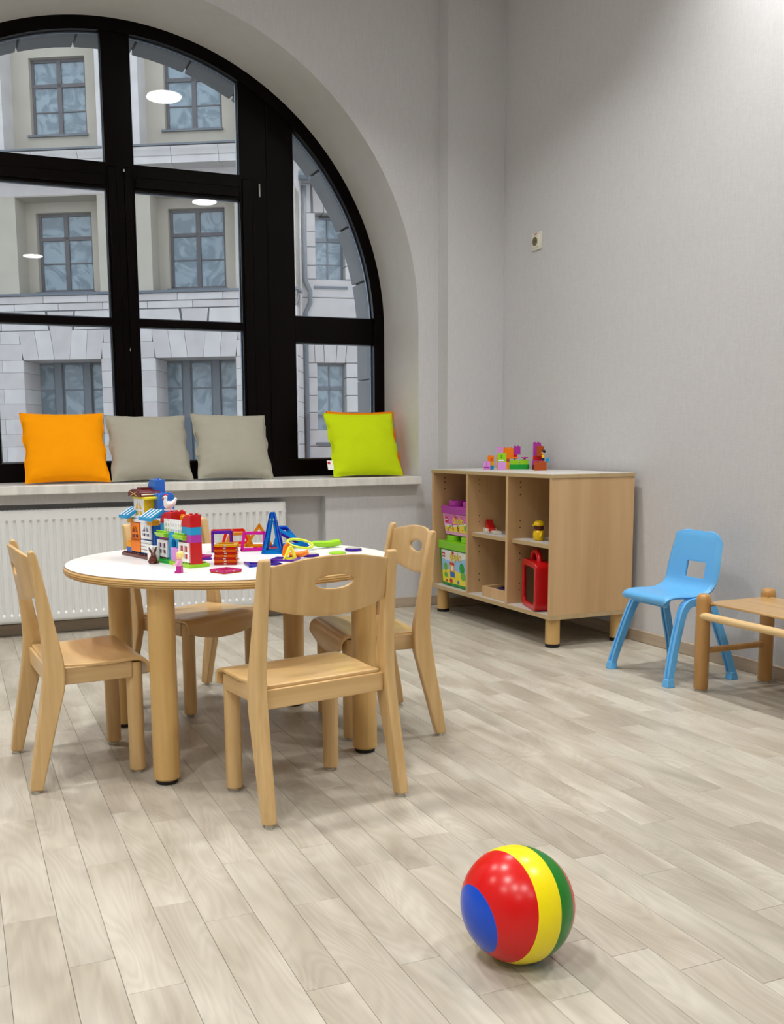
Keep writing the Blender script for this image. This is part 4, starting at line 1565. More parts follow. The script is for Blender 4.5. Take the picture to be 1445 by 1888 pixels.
# ------------------------------------------------------------------ things in and on the shelf unit
def tub(name, label, body, lid, loc, w, d, h, lh, kind):
    """tapered toy tub, front faces -x"""
    t = thing(name, label, 'toy tub', loc, 0, 'toy brick tubs in the shelf')
    tp = .014
    b = MB().add([(tp, -w / 2 + tp, .004), (d - tp, -w / 2 + tp, .004), (d - tp, w / 2 - tp, .004), (tp, w / 2 - tp, .004), (0, -w / 2, h), (d, -w / 2, h), (d, w / 2, h), (0, w / 2, h)],
                 [(3, 2, 1, 0), (4, 5, 6, 7), (0, 1, 5, 4), (1, 2, 6, 5), (2, 3, 7, 6), (3, 0, 4, 7)])
    b.box(tp + .01, tp + .03, -w / 2 + tp + .01, w / 2 - tp - .01, 0, .005)
    b.box(d - tp - .03, d - tp - .01, -w / 2 + tp + .01, w / 2 - tp - .01, 0, .005)
    b.build('tub', P(body), t, bevel=.006, seg=3)
    l = MB().box(-.006, d + .006, -w / 2 - .006, w / 2 + .006, h - .002, h + lh)
    lo = l.build('lid', P(lid), t, bevel=.004, seg=3)
    for i in range(2):
        for j in range(2):
            s_ = MB().cyl((d * (.25 + .5 * i), w * (-.25 + .5 * j), h + lh - .001), (d * (.25 + .5 * i), w * (-.25 + .5 * j), h + lh + .032), w * .155, w * .15, n=32)
            s_.build('stud', P(lid), lo, bevel=.004, seg=3)
    # printed label on the sloping front
    sl_ = math.atan2(tp, h - .004)
    mt = Matrix.Translation((tp, 0, .004)) @ Matrix.Rotation(-sl_, 4, 'Y') @ Matrix.Rotation(R(-90), 4, 'Z') @ Matrix.Rotation(R(90), 4, 'X')
    # in print coordinates: x to the right as seen from the front, y up, z out
    b = MB()
    W_ = w / 2 - .024
    z0, z1 = .016, h - .012

    def rc(x0, x1, y0, y1, m, k):
        b.add([(x0, y0, k), (x1, y0, k), (x1, y1, k), (x0, y1, k)], [(0, 1, 2, 3)], P(m))

    def blob(x, y, rx, ry, m, k, n=16):
        b.add([(x + rx * math.cos(2 * PI * i / n), y + ry * math.sin(2 * PI * i / n), k) for i in range(n)], [tuple(range(n))], P(m))
    e = .0012

    def strip(f0, f1, m, k, n=16):
        for i in range(n):
            xa, xb = -W_ + 2 * W_ * i / n, -W_ + 2 * W_ * (i + 1) / n
            b.add([(xa, f0(xa), k), (xb, f0(xb), k), (xb, f1(xb), k), (xa, f1(xa), k)], [(0, 1, 2, 3)], P(m))
    if kind == 'green':
        rc(-W_, W_, z0, z1, 'white', e)
        hz_ = z0 + (z1 - z0) * .36
        strip(lambda x: z0, lambda x: hz_ + .012 * math.sin(x * 14 + 2), 'lemon', e + .0003)
        strip(lambda x: hz_ + .012 * math.sin(x * 14 + 2), lambda x: z0 + (z1 - z0) * (.70 + .10 * ((x / W_) ** 2) + .06 * x / W_), 'sky', e + .0003)
        blob(-W_ * .70, z0 + .095, .022, .024, 'grass', e + .0006)
        rc(-W_ * .70 - .003, -W_ * .70 + .003, z0 + .055, z0 + .08, 'rust', e + .0005)
        blob(-W_ * .70, z0 + .045, .024, .016, 'grass', e + .0006)
        cxh = -W_ * .17
        rc(cxh - .028, cxh + .028, z0 + .038, z0 + .070, 'blue', e + .0006)
        rc(cxh - .028, cxh + .028, z0 + .070, z0 + .112, 'amber', e + .0006)
        rc(cxh - .016, cxh + .016, z0 + .078, z0 + .106, 'white', e + .0009)
        b.add([(cxh - .034, z0 + .112, e + .0006), (cxh + .034, z0 + .112, e + .0006), (cxh + .022, z0 + .126, e + .0006), (cxh - .022, z0 + .126, e + .0006)], [(0, 1, 2, 3)], P('red'))
        blob(cxh, z0 + .130, .010, .008, 'amber', e + .0009)
        blob(W_ * .62, z0 + .10, .030, .034, 'green', e + .0006)
        blob(W_ * .70, z0 + .055, .034, .024, 'grass', e + .0007)
        blob(-W_ * .30, z0 + .016, .018, .015, 'red', e + .0009)
        blob(-W_ * .66, z0 + .010, .014, .008, 'rust', e + .0009)
        blob(W_ * .28, z0 + .014, .012, .013, 'blue', e + .0009)
        ty = z1 - .030
    else:
        rc(-W_, W_, z0 + .004, z1, 'pinkp', e)
        strip(lambda x: z0 + .004, lambda x: z0 + (z1 - z0) * (.46 + .12 * (x / W_) ** 2 + .1 * x / W_), 'white', e + .0003)
        strip(lambda x: z0 + .004, lambda x: z0 + (z1 - z0) * (.36 + .10 * (x / W_) ** 2 + .14 * x / W_), 'lemon', e + .0005)
        blob(W_ * .8, z0 + .03, .03, .022, 'grass', e + .0006)
        for fx, fz, m, s in ((-.76, .016, 'magenta', .012), (-.56, .030, 'green', .013), (-.34, .020, 'orange', .013), (-.36, .040, 'magenta', .010), (.10, .022, 'brown', .014), (.06, .038, 'rust', .008), (.45, .018, 'amber', .010)):
            blob(W_ * fx, z0 + fz, s, s * .85, m, e + .0009)
            blob(W_ * fx, z0 + fz, s * .35, s * .35, 'amber', e + .0011)
        ty = z1 - .028
    rc(-W_ + .008, -W_ + .046, ty - .014, ty + .014, 'red', e + .0009)
    b.add([(-.036, ty + .014, e + .0006), (.014, ty + .014, e + .0006), (.004, ty + .022, e + .0006), (-.011, ty + .032, e + .0006), (-.026, ty + .022, e + .0006)], [(0, 1, 2, 3, 4)], P('red'))
    b.build('printed_label', None, t, smooth=0, mtx=mt)
    text_mesh('duplo', .060, .0003, P('rust'), 'lettering', t, mt @ Matrix.Translation((.022, ty - .001, e + .0009)), .0022)
    text_mesh('duplo', .060, .0004, P('lemon'), 'lettering', t, mt @ Matrix.Translation((.022, ty - .001, e + .0014)), .0006)
    text_mesh('LEGO', .014, .0003, P('white'), 'lettering', t, mt @ Matrix.Translation((-W_ + .026, ty, e + .0012)), .0006)
    return t


tub('toy_tub', 'green toy brick tub with lime lid and picture label, bottom left compartment', 'tubgreen', 'tublime', (2.672, 5.012, .1655), .352, .25, .222, .046, 'green')
tub('toy_tub', 'pink toy brick tub stacked on the green tub in the shelf', 'lpink', 'purple', (2.685, 5.008, .4665 - .0), .335, .23, .128, .045, 'pink')

ZS = .5078
t = thing('toy_sled', 'red toy rocker on a cream base, middle shelf compartment', 'toy', (2.745, 4.745, ZS), R(-20))
MB().box(-.018, .045, -.045, .06, 0, .024).build('base', P('offwhite'), t, bevel=.003)
MB().box(.01, .06, -.12, -.045, 0, .016).build('base', P('offwhite'), t, bevel=.003)
b = MB().poly([(.050, .070), (.012, .052), (-.050, .020), (-.062, .012), (.0, .012), (.046, .020)], -.004, .036, 'YZ')
b.build('body', P('red'), t, bevel=.006)
MB().sphere((.012, .052, .036), .018, (.7, .4, 1)).build('knob', P('offwhite'), t, smooth=60)


def peg(label, col, face, loc, cap):
    t = thing('peg_figure', label, 'toy figure', loc, 0, 'peg figures on the shelf')
    MB().lathe((0, 0, 0), [(.024, 0), (.029, .006), (.029, .040), (.026, .050), (.018, .053)], 24).build('body', P(col), t, smooth=60)
    MB().lathe((0, 0, 0), [(.018, .052), (.024, .056), (.025, .074), (.020, .082)], 24).build('head', P(face), t, smooth=60)
    b = MB().lathe((0, 0, 0), [(.0, .076), (.029, .076), (.028, .086), (.020, .098), (.0, .103)], 24)
    b.sphere((-.026, 0, .079), .015, (1, 1.1, .22))
    b.build('cap', P(cap), t, smooth=60)
    MB().sphere((-.0235, .008, .067), .0028, n=8).sphere((-.0235, -.008, .067), .0028, n=8).build('eyes', P('black'), t)
    for s in (-1, 1):
        MB().sweep([(0, .027 * s, .045), (-.006, .033 * s, .032), (-.010, .031 * s, .022)], [.007, .007, .006], 8).build('arm', P(col), t, smooth=60)
    return t


peg('yellow peg figure with yellow cap on the right middle shelf', 'yellow', 'brown', (2.748, 4.232, ZS), 'yellow')
peg('blue peg figure half hidden by the shelf side panel', 'dblue', 'darkblue', (2.80, 4.118, ZS), 'dblue')

t = thing('wooden_tray', 'shallow wooden tray with dark blue plastic pieces, bottom middle compartment', 'tray', (2.672, 4.392, .1655))
for a in ((0, .012, 0, .285), (.30, .312, 0, .285)):
    MB().box(a[0], a[1], 0, a[3], 0, .056).build('side', M['shelf'], t, bevel=.002)
for y in (0, .273):
    MB().box(.012, .30, y, y + .012, 0, .056).build('side', M['shelf'], t, bevel=.002)
MB().box(.012, .30, .012, .273, .002, .008).build('floor_board', M['shelf'], t)
t.location.y = 4.393
for i in range(7):
    tt = thing('toy_tile', 'dark blue plastic tile heaped in the wooden tray', 'toy tile', (2.672 + .075 + .033 * i, 4.393 + .185 + .02 * math.sin(i * 2.2), .1655 + .032 + .0068 * i), R(i * 33), 'blue tiles in the tray')
    tile_mesh(chamf(sq(.10)), th=.006, fw=.02).build('tile', P('navy'), tt, smooth=30)

# red carry case with clear window
t = thing('carry_case', 'red plastic carry case with clear side, bottom right compartment', 'carry case', (2.712, 4.197, .1655), R(-17))
# case slab stands upright, thickness along local y, width along local x
W2, H2, T2 = .20, .25, .075


def rrect(w, h, r, n=6, x=0, z=0):
    o = []
    for cx_, cz_, a0 in ((w / 2 - r, h - r, 0), (-w / 2 + r, h - r, 90), (-w / 2 + r, r, 180), (w / 2 - r, r, 270)):
        for i in range(n + 1):
            a = R(a0 + 90 * i / n)
            o.append((x + cx_ + r * math.cos(a), z + cz_ + r * math.sin(a)))
    return o


def ringpoly(b, outer, inner, d0, d1, mat=None):
    n = len(outer)
    vs = [(x, d0, z) for x, z in outer] + [(x, d0, z) for x, z in inner] + [(x, d1, z) for x, z in outer] + [(x, d1, z) for x, z in inner]
    fs = []
    for i in range(n):
        j = (i + 1) % n
        fs += [(i, j, n + j, n + i), (2 * n + i, 3 * n + i, 3 * n + j, 2 * n + j), (i, 2 * n + i, 2 * n + j, j), (n + i, n + j, 3 * n + j, 3 * n + i)]
    b.add(vs, fs, mat)


case = Matrix.Rotation(R(90), 4, 'Z')
b = MB()
ringpoly(b, rrect(.26, .245, .035), rrect(.20, .185, .025, z=.03), -.04, .04)
b.build('case_frame', P('red'), t, bevel=.004, seg=3, mtx=case)
for y in (-.030, .030):
    MB().poly(rrect(.21, .195, .025, z=.025), y - .001, y + .001, 'XZ').build('clear_side', M['clear'] if 'clear' in M else M.setdefault('clear', pane_glass('clear_plastic', (.80, .74, .78))), t, mtx=case, smooth=0)
hd = [(.062 * math.cos(PI * i / 10), 0, .24 + .052 * math.sin(PI * i / 10)) for i in range(11)]
MB().sweep(hd, .014, 12).build('handle', P('red'), t, smooth=60, mtx=case)
MB().sweep([(.012 * math.sin(i * .7) - .03 + .06 * math.cos(2 * PI * i / 20), 0, .10 + .06 * math.sin(2 * PI * i / 20)) for i in range(15)], .005, 8).build('coiled_tube', P('sky'), t, smooth=60, mtx=case)
MB().sphere((.02, 0, .05), .02, (1, .6, 1)).sphere((.05, .0, .045), .014).build('small_parts', P('grey'), t, smooth=60, mtx=case)

# bricks on top of the unit
ZT = .8521


def tb_(name, label, loc, rz=0):
    return thing(name, label, 'toy bricks', (loc[0], loc[1], ZT), R(rz))


FR = 180 + 25     # local -y side faces the viewer for the printed fronts


def stack(t, items, print_=None):
    for (m, u, v, w, nu, nv, nh) in items:
        brick(t, P(m), u - 0, v, w, nu, nv, nh)
    if print_:
        txt, m, u, w, s, v = print_
        text_mesh(txt, s, .0003, P(m), 'number', t, Matrix.Translation((u * PT, v * PT - .0006, w * BHH)) @ Matrix.Rotation(R(90), 4, 'X'), .0006)


YR = -31
t = tb_('brick_stack', 'lilac toy brick printed with number one, left end on the shelf top', (2.822, 4.935), YR)
stack(t, [('lilac', 0, 0, 0, 2.2, 2, 2)], ('1', 'purple', 1.1, 1.35, .024, 0))
MB().box(.3 * PT, 1.9 * PT, -.0006, 0, .35 * BHH, .75 * BHH).build('print', P('purple'), t)
t = tb_('brick_stack', 'azure, printed and orange toy bricks with number two', (2.862, 4.955), YR)
stack(t, [('azure', 0, 0, 0, 2, 2, 1), ('amber', 0, 0, 1, 2, 2, .9), ('orange', 0, 0, 1.9, 2, 2, 1.6)], ('2', 'rust', 1.3, 2.6, .022, 0))
t = tb_('brick_stack', 'green toy brick printed with number three on a lilac block', (2.835, 4.795), YR)
stack(t, [('lilac', 0, 0, 0, 2.6, 2, 2), ('lime', 0, 0, 2, 2.6, 2, 2.2)], ('3', 'green', 1.1, 3.45, .024, 0))
MB().box(.3 * PT, 1.9 * PT, -.0006, 0, 2.25 * BHH, 2.6 * BHH).build('print', P('white'), t)
t = tb_('brick_stack', 'tall orange, lilac and purple toy brick tower behind the numbers', (2.94, 4.955), YR)
stack(t, [('amber', 1.6, 0, 0, 1.6, 2, 1.9), ('rust', 1.6, 0, 1.9, 1.6, 2, .8), ('orange', 1.2, 0, 2.7, 3.2, 2, 2.8), ('lilac', -.8, .2, 3.9, 2, 2, 1.8), ('red', 3.2, .2, 2.7, 2.4, 2, 1.2), ('purple', 4.4, .2, 3.9, 2.2, 2, 2.0), ('amber', -.8, .2, 0, 2, 2, 3.9)])
t = tb_('flower_bricks', 'green toy planter with orange and pink flowers on the shelf top', (2.972, 4.892), YR)
MB().poly([(x, y) for x, y in [(0, .1), (.03, 0), (5.6, 0), (6, .4), (6, 1.8), (5.6, 2.2), (.4, 2.2), (0, 1.8)]], 0, 1.2, 'XY').build('planter', P('green'), t, mtx=Matrix.Diagonal((PT, PT, BHH, 1)), bevel=.001)
for u in (0.2, 3.1):
    brick(t, P('lime'), u, .1, 1.2, 2.7, 2, 1.1)
for u, m in ((1.5, 'orange'), (4.6, 'magenta')):
    b = MB()
    for k in range(5):
        b.sphere((u * PT + .013 * math.cos(k * 1.257), PT + .013 * math.sin(k * 1.257), 3.0 * BHH), .0095, (1, 1, .35), 10)
    b.cyl((u * PT, PT, 2.3 * BHH), (u * PT, PT, 3.1 * BHH), .006, n=10)
    b.build('flower', P(m), t, smooth=60)
t = tb_('brick_stack', 'tall purple toy brick tower with brown and red pieces', (3.030, 4.745), YR)
stack(t, [('maroon', 0, 0, 0, 3, 2, 1.2), ('purple', 0, 0, 1.2, 3.2, 2, 1.1), ('red', 0.2, 0, 2.3, 2.9, 2, 1.1), ('purple', .2, .1, 3.4, 2.4, 2, 3.4)])
brick(t, P('rust'), 1.2, -1.2, 3.4, 2.2, 1.2, 2.5)
t = tb_('brick_stack', 'rust brown toy brick block at the right end of the shelf top', (2.925, 4.560), YR)
stack(t, [('rust', 0, 0, 0, 3.6, 2.2, 2.2)])
brick(t, P('azure'), 3.4, .4, 2.0, 1, 1.4, .9)
t = thing('toy_figure', 'tiny toy figure with yellow top and black hair on the rust block', 'toy figure', (2.975, 4.553, ZT + 2.2 * BHH + .0048), R(150))
MB().box(-.008, .008, -.009, .009, 0, .014).build('legs', P('darkblue'), t, bevel=.001)
MB().box(-.007, .007, -.009, .009, .014, .034).build('torso', P('yellow'), t, bevel=.001)
MB().sphere((0, 0, .043), .0095).build('head', P('skin'), t, smooth=60)
MB().sphere((-.003, 0, .050), .0115, (1, 1, .9)).build('hair', P('black'), t, smooth=60)

# ------------------------------------------------------------------ sky blue plastic chair
bc = thing('plastic_chair', 'sky blue plastic child chair against the right wall', 'chair', (2.84, 3.318, 0), R(90))
# local +y is the facing direction (world -x), local x across
PRF = [(.150, .331), (.157, .339), (.156, .349), (.144, .3570), (.115, .3610), (.08, .3600), (.045, .3575), (.005, .3580), (-.03, .363), (-.060, .376), (-.078, .398), (-.087, .43),
       (-.095, .475), (-.104, .52), (-.113, .56), (-.120, .590), (-.124, .602), (-.1275, .610), (-.130, .6155), (-.131, .618)]
HW = [.112, .132, .140, .142, .141, .139, .139, .142, .148, .152, .152, .150, .146, .141, .136, .130, .121, .109, .092, .068]


def shell(a, b):
    u = a * 2 - 1
    k = b * (len(PRF) - 1)
    i = min(int(k), len(PRF) - 2)
    fr = k - i
    ix = [max(0, i - 1), i, i + 1, min(len(PRF) - 1, i + 2)]

    def cr(q):
        return .5 * (2 * q[1] + (q[2] - q[0]) * fr + (2 * q[0] - 5 * q[1] + 4 * q[2] - q[3]) * fr ** 2 + (3 * q[1] - q[0] - 3 * q[2] + q[3]) * fr ** 3)
    y, z, hw = cr([PRF[q][0] for q in ix]), cr([PRF[q][1] for q in ix]), cr([HW[q] for q in ix])
    hw *= 1 + .05 * max(0, min(1, (b - .5) / .1))
    lift = abs(u) ** 3
    back = max(0, min(1, (b - .45) / .15))
    # seat: sides roll down, back: sides roll backwards
    fl = max(0, abs(u) - .90) / .10
    topf = 1 - max(0, min(1, (z - .575) / .03))
    y2 = y - back * topf * .016 * fl ** 1.5 - back * .006 * (u * u) + back * .010 * u * u
    z2 = z - (1 - back) * (.004 + .008 * min(1, b / .3)) * fl ** 1.5 + (1 - back) * .008 * u * u * max(0, min(1, (b - .10) / .2))
    return (u * hw, y2, z2)


def hole(i, j):
    return 7 <= i <= 18 and 48 <= j <= 54


MB().grid(shell, 32, 85, skip=hole).build('shell', M['blue_chair'], bc, smooth=60, solid=.011, soff=0, bevel=.003)
# shallow apron below the seat
MB().poly([(-.125, .345), (.125, .345), (.10, .312), (-.10, .312)], .118, .127, 'XZ').build('apron', M['blue_chair'], bc, bevel=.003)
for sx in (-1, 1):
    for fy in (1, -1):
        if fy > 0:
            path = [(.142, .010, .338), (.146, .045, .335), (.150, .066, .324), (.154, .084, .303), (.159, .100, .268), (.166, .120, .21), (.175, .145, .13), (.184, .166, .055), (.187, .173, .020)]
        else:
            path = [(.142, .012, .338), (.145, -.030, .335), (.149, -.056, .322), (.153, -.074, .300), (.158, -.088, .262), (.165, -.108, .20), (.174, -.132, .13), (.183, -.152, .055), (.187, -.160, .020)]
        b = MB()
        vs, fs = [], []
        n8 = 12
        for i, p in enumerate(path):
            p = Vector(p)
            d = (Vector(path[min(i + 1, len(path) - 1)]) - Vector(path[max(i - 1, 0)])).normalized()
            k = i / (len(path) - 1)
            side = Vector((1, 0, 0))
            out_ = side.cross(d).normalized()
            if out_.y * fy < 0 and out_.z < .5 or out_.z < -.5:
                out_ = -out_
            side = d.cross(out_).normalized()
            if side.x < 0:
                side = -side
            w_, h_, g_, q_ = .0165 - .002 * k, .0170 - .0025 * k, .0055, .007
            sec = [(-w_, -h_), (-g_, -h_), (-g_, -h_ + q_), (g_, -h_ + q_), (g_, -h_), (w_, -h_), (w_, h_), (g_, h_), (g_, h_ - q_), (-g_, h_ - q_), (-g_, h_), (-w_, h_)]
            for a_, c_ in sec:
                v = p + side * a_ + out_ * c_
                vs.append((sx * v.x, v.y, v.z))
        for i in range(len(path) - 1):
            for j in range(n8):
                fs.append((i * n8 + j, i * n8 + (j + 1) % n8, (i + 1) * n8 + (j + 1) % n8, (i + 1) * n8 + j))
        fs += [tuple(range(n8)), tuple(range((len(path) - 1) * n8, len(path) * n8))]
        b.add(vs, fs)
        lg = b.build('leg', M['blue_chair'], bc, smooth=45, bevel=.0015, seg=2)
        fx, fyy = sx * path[-1][0], path[-1][1]
        b = MB().add([(fx - .019, fyy - .019, 0), (fx + .019, fyy - .019, 0), (fx + .019, fyy + .019, 0), (fx - .019, fyy + .019, 0),
                      (fx - .0185, fyy - .0185, .009), (fx + .0185, fyy - .0185, .009), (fx + .0185, fyy + .0185, .009), (fx - .0185, fyy + .0185, .009),
                      (fx - .0145, fyy - .0145, .034), (fx + .0145, fyy - .0145, .034), (fx + .0145, fyy + .0145, .034), (fx - .0145, fyy + .0145, .034)],
                     [(3, 2, 1, 0), (0, 1, 5, 4), (1, 2, 6, 5), (2, 3, 7, 6), (3, 0, 4, 7), (4, 5, 9, 8), (5, 6, 10, 9), (6, 7, 11, 10), (7, 4, 8, 11), (8, 9, 10, 11)])
        b.build('foot', M['blue_chair'], lg, bevel=.002)

# ------------------------------------------------------------------ low birch bench at the right edge
bn = thing('low_bench', 'low honey coloured wooden bench with round legs, cut by the right edge', 'bench', (2.745, 2.28, 0))
BL = .75
for x in (0, .337):
    for y in (0, BL):
        lg = MB().lathe((x, y, 0), [(.024, .008), (.0285, .013), (.0285, .375), (.0265, .388), (.019, .395), (.009, .3985), (0, .399)], 28).build('leg', M['honey'], bn, smooth=50)
        MB().cyl((x, y, 0), (x, y, .009), .019, n=20).build('glide', M['pad'], lg)
for x in (-.012, .349):
    MB().sweep([(x, -.01, .310), (x, BL + .012, .310)], .0155, 16).build('rail', M['rail'], bn, smooth=50)
for y in (0, BL):
    MB().sweep([(.02, y, .165), (.317, y, .165)], .013, 14).build('stretcher', M['honey'], bn, smooth=50)
    MB().sweep([(.02, y, .352), (.317, y, .352)], .009, 12).build('stretcher', M['honey'], bn, smooth=50)


def seatb(a, b):
    x = .012 + a * .313
    y = .0 + b * BL
    return (x, y, .366 - .010 * (1 - (2 * b - 1) ** 2) * .6)


ins_ = .0
e_, f_ = .0285, .004
MB().poly([(e_, f_), (.337 - e_, f_), (.337 - e_, e_), (.337 - f_, e_), (.337 - f_, BL - e_), (.337 - e_, BL - e_), (.337 - e_, BL - f_), (e_, BL - f_), (e_, BL - e_), (f_, BL - e_), (f_, e_), (e_, e_)],
          .3565, .3645, 'XY').build('seat_board', M['honeyy'], bn, bevel=.002)

# ------------------------------------------------------------------ ball
bl = MB()
bl.sphere((0, 0, 0), .1107, n=72)
bo = bl.build('beach_ball', M['ball'], None, smooth=80)
bo.location = (.967, 1.546, .1107)
tag(bo, 'shiny ball with red, yellow, green bands and a blue cap on the floor', 'ball')

# ------------------------------------------------------------------ buildings across the street
K = 1.25
E_ = Vector((.88295, -.46947, 0))           # along the facade, to the right
N_ = Vector((-.46947, -.88295, 0))          # out of the facade, to our window
P0 = Vector((4.0690, 20.0, 0))


def facade_matrix(p0, e, n):
    """local x along facade, local y into the building, z up; metres of the plan times K"""
    o = Vector((p0.x * K, p0.y * K, 1 - K))
    m = Matrix((e * K, -n * K, Vector((0, 0, K)))).transposed().to_4x4()
    m.translation = o
    return m


FA = facade_matrix(P0, E_, N_)
bd = thing('stone_building', 'pale stone building with plaster upper floors across the street, behind the arched window', 'building')


def fb(name, mat, x0, x1, y0, y1, z0, z1, parent=None, bevel=0, mtx=None, vis=True):
    b = MB().box(x0, x1, y0, y1, z0, z1)
    return b.build(name, mat, parent or bd, smooth=0, bevel=bevel * K, seg=1, mtx=mtx or FA)


PER = 2.775
S0, S1 = -9.0, 2.72
# main volume behind everything
fb('building_body', M['plaster'], S0, S1 - .02, 1.2, 6, -3.5, 12)
fb('side_wall', M['stone2'], S1 - .02, S1, .02, 6, -3.5, 12)


def window(cx_, cz0, cz1, r, w_, bars, mid, name='window', fm='sframe', split=True):
    x0, x1 = cx_ - w_ / 2, cx_ + w_ / 2
    f = MB()
    t = .06
    f.box(x0, x1, r, r + .06, cz0, cz0 + t).box(x0, x1, r, r + .06, cz1 - t, cz1).box(x0, x0 + t, r, r + .06, cz0, cz1).box(x1 - t, x1, r, r + .06, cz0, cz1)
    f.box(cx_ - .045, cx_ + .045, r - .01, r + .06, cz0, cz1)
    f.box(x0, x1, r - .01, r + .06, mid - .035, mid + .035)
    for z in bars:
        f.box(x0 + t, x1 - t, r + .01, r + .05, z - .012, z + .012)
    fo = f.build(name, M[fm], bd, smooth=0, mtx=FA)
    lv = [cz0 + t] + sorted(bars + [mid]) + [cz1 - t]
    for a, b in ((x0 + t, cx_ - .045), (cx_ + .045, x1 - t)):
        for z0, z1 in zip(lv, lv[1:]):
            MB().box(a, b, r + .03, r + .036, z0, z1).build('pane', M['sglass'], fo, smooth=0, mtx=FA)
    return fo


for k in (-2, -1, 0):
    o = k * PER
    # upper floor: plaster recess, pilasters
    x0, x1 = -.33 + o, 1.59 + o
    fb('pilaster', M['stone'], x1, x0 + PER if k < 0 else S1, 0, .5, 6.72, 11.5)
    if k == -2:
        fb('pilaster', M['stone'], x0 - .86, x0, 0, .5, 6.72, 11.5)
    wx0, wx1 = .04 + o, 1.21 + o
    b = MB().box(x0, wx0, .5, .7, 6.7, 11.5).box(wx1, x1, .5, .7, 6.7, 11.5).box(wx0, wx1, .5, .7, 6.7, 7.29).box(wx0, wx1, .5, .7, 8.78, 11.5)
    b.box(wx0 - .0, wx0 + .004, .5, .75, 7.29, 8.78)
    b.build('plaster_wall', M['plaster'], bd, smooth=0, mtx=FA)
    window((wx0 + wx1) / 2, 7.29, 8.78, .62, wx1 - wx0, [7.77], 8.27)
    fb('window_ledge', M['flash'], wx0 - .06, wx1 + .02, .44, .66, 7.25, 7.29)
    # middle floor: deep niche
    nx0, nx1 = -.17 + o, 1.52 + o
    b = MB().box(nx0, wx0, .5, .7, 4.1, 6.0).box(wx1, nx1, .5, .7, 4.1, 6.0).box(wx0, wx1, .5, .7, 5.78, 6.0)
    b.build('plaster_wall', M['plaster'], bd, smooth=0, mtx=FA)
    window((wx0 + wx1) / 2, 4.20, 5.78, .62, wx1 - wx0, [4.785], 5.28)
    fb('window_ledge', M['flash'], wx0 - .04, wx1 + .02, .42, .64, 4.15, 4.20)
    fb('niche_soffit', M['plaster'], nx0, nx1, 0.01, .7, 5.98, 6.05)
    b = MB().box(nx1, nx0 + PER if k < 0 else S1, 0, .55, 4.1, 6.0)
    if k == -2:
        b.box(nx0 - 1.1, nx0, 0, .55, 4.1, 6.0)
    b.build('pier', M['plaster'], bd, smooth=0, mtx=FA)
    # ground floor opening
    ox0, ox1 = -.17 + o, 1.47 + o
    r = .8
    f = MB().box(ox0 - .15, ox1 + .1, r + .02, r + .1, .3, 2.78)
    fo = f.build('window', M['sframe2'], bd, smooth=0, mtx=FA)
    for a, b_ in ((ox0 - .03, ox0 + .30), (ox0 + .53, ox0 + .93), (ox0 + 1.15, ox0 + 1.5)):
        for z0, z1 in ((2.24, 2.74), (1.35, 2.20), (.5, 1.3)):
            MB().box(a, b_, r + .012, r + .025, z0, z1).build('pane', M['sglass'], fo, smooth=0, mtx=FA)
    b = MB()
    for a in (ox0 + .33, ox0 + .96):
        b.box(a + .02, a + .17, r - .08, r + .03, .3, 2.78)
    b.build('mullion', M['sframe2'], bd, smooth=0, mtx=FA)
    # voussoirs
    bot = [-.17, .16, .49, .81, 1.15, 1.47]
    top = [-.25, .09, .42, .88, 1.21, 1.55]
    for i in range(5):
        zt_ = 3.745 if i == 2 else 3.365
        g_ = .003
        xs0, xs1 = bot[i] + o + g_, bot[i + 1] + o - g_
        kx = (zt_ - 2.78) / (3.365 - 2.78) if i == 2 else 1
        dx0, dx1 = (top[i] - bot[i]), (top[i + 1] - bot[i + 1])
        if i == 2:
            dx0, dx1 = -.11, .13
            kx = 1
        MB().poly([(xs0, 2.785), (xs1, 2.785), (xs1 + dx1, zt_), (xs0 + dx0, zt_)], 0, .8, 'XZ').build('voussoir', M['stone' if i % 2 else 'stone2'], bd, smooth=0, mtx=FA, bevel=.004, seg=1)
    # course above the voussoirs
    for a, b_ in ((-.60 + o, .37 + o), (.93 + o, 1.90 + o)):
        MB().poly([(a + .003, 3.375), (b_ - (.003 if b_ < 1 + o else 0) + (.02 if a < .5 + o and b_ < 1 + o else 0), 3.38), (b_ - .006 - (.03 if b_ < .5 + o else 0), 3.745), (a + .006 - (.0 if a < 0 + o else -.03), 3.745)], 0, .5, 'XZ') \
            .build('stone_block', M['stone'], bd, smooth=0, mtx=FA, bevel=.004, seg=1)
    fb('stone_block', M['stone2'], 1.91 + o, 2.165 + o, 0, .5, 3.38, 3.745, bevel=.004)
    # piers of ashlar
    cz = [3.365, 3.11, 2.785, 2.54, 2.21, 1.91, 1.60, 1.29, 1.03, .72, .42]
    for i, (z1, z0) in enumerate(zip(cz, cz[1:])):
        wl_, wr_ = ox1, ox0 + PER
        if z0 >= 2.78:
            t_ = (((z0 + z1) / 2) - 2.78) / .585
            wl_, wr_ = ox1 + .08 * t_, ox0 + PER - .08 * t_
        sp = wl_ + (wr_ - wl_) * (.42 if i % 2 else .60)
        if k == 0:
            wr_ = S1
            sp = wl_ + .55 + (.12 if i % 2 else 0)
        for a, b_ in ((wl_, sp), (sp, wr_)):
            m_k = M['stone' if (i + (a == sp)) % 2 else 'stone2']
            MB().box(a + .0025, b_ - .0025, 0, .80, z0 + .0025, z1 - .0025).build('stone_block', m_k, bd, smooth=0, mtx=FA, bevel=.004, seg=1)
    fb('joint_core', M['joint'], ox1 + .02, (ox0 + PER - .02) if k < 0 else S1 - .03, .012, .78, .4, 3.36)
    fb('joint_core', M['joint'], ox0 - .3, ox1 + .3, .012, .5, 3.0, 3.74)
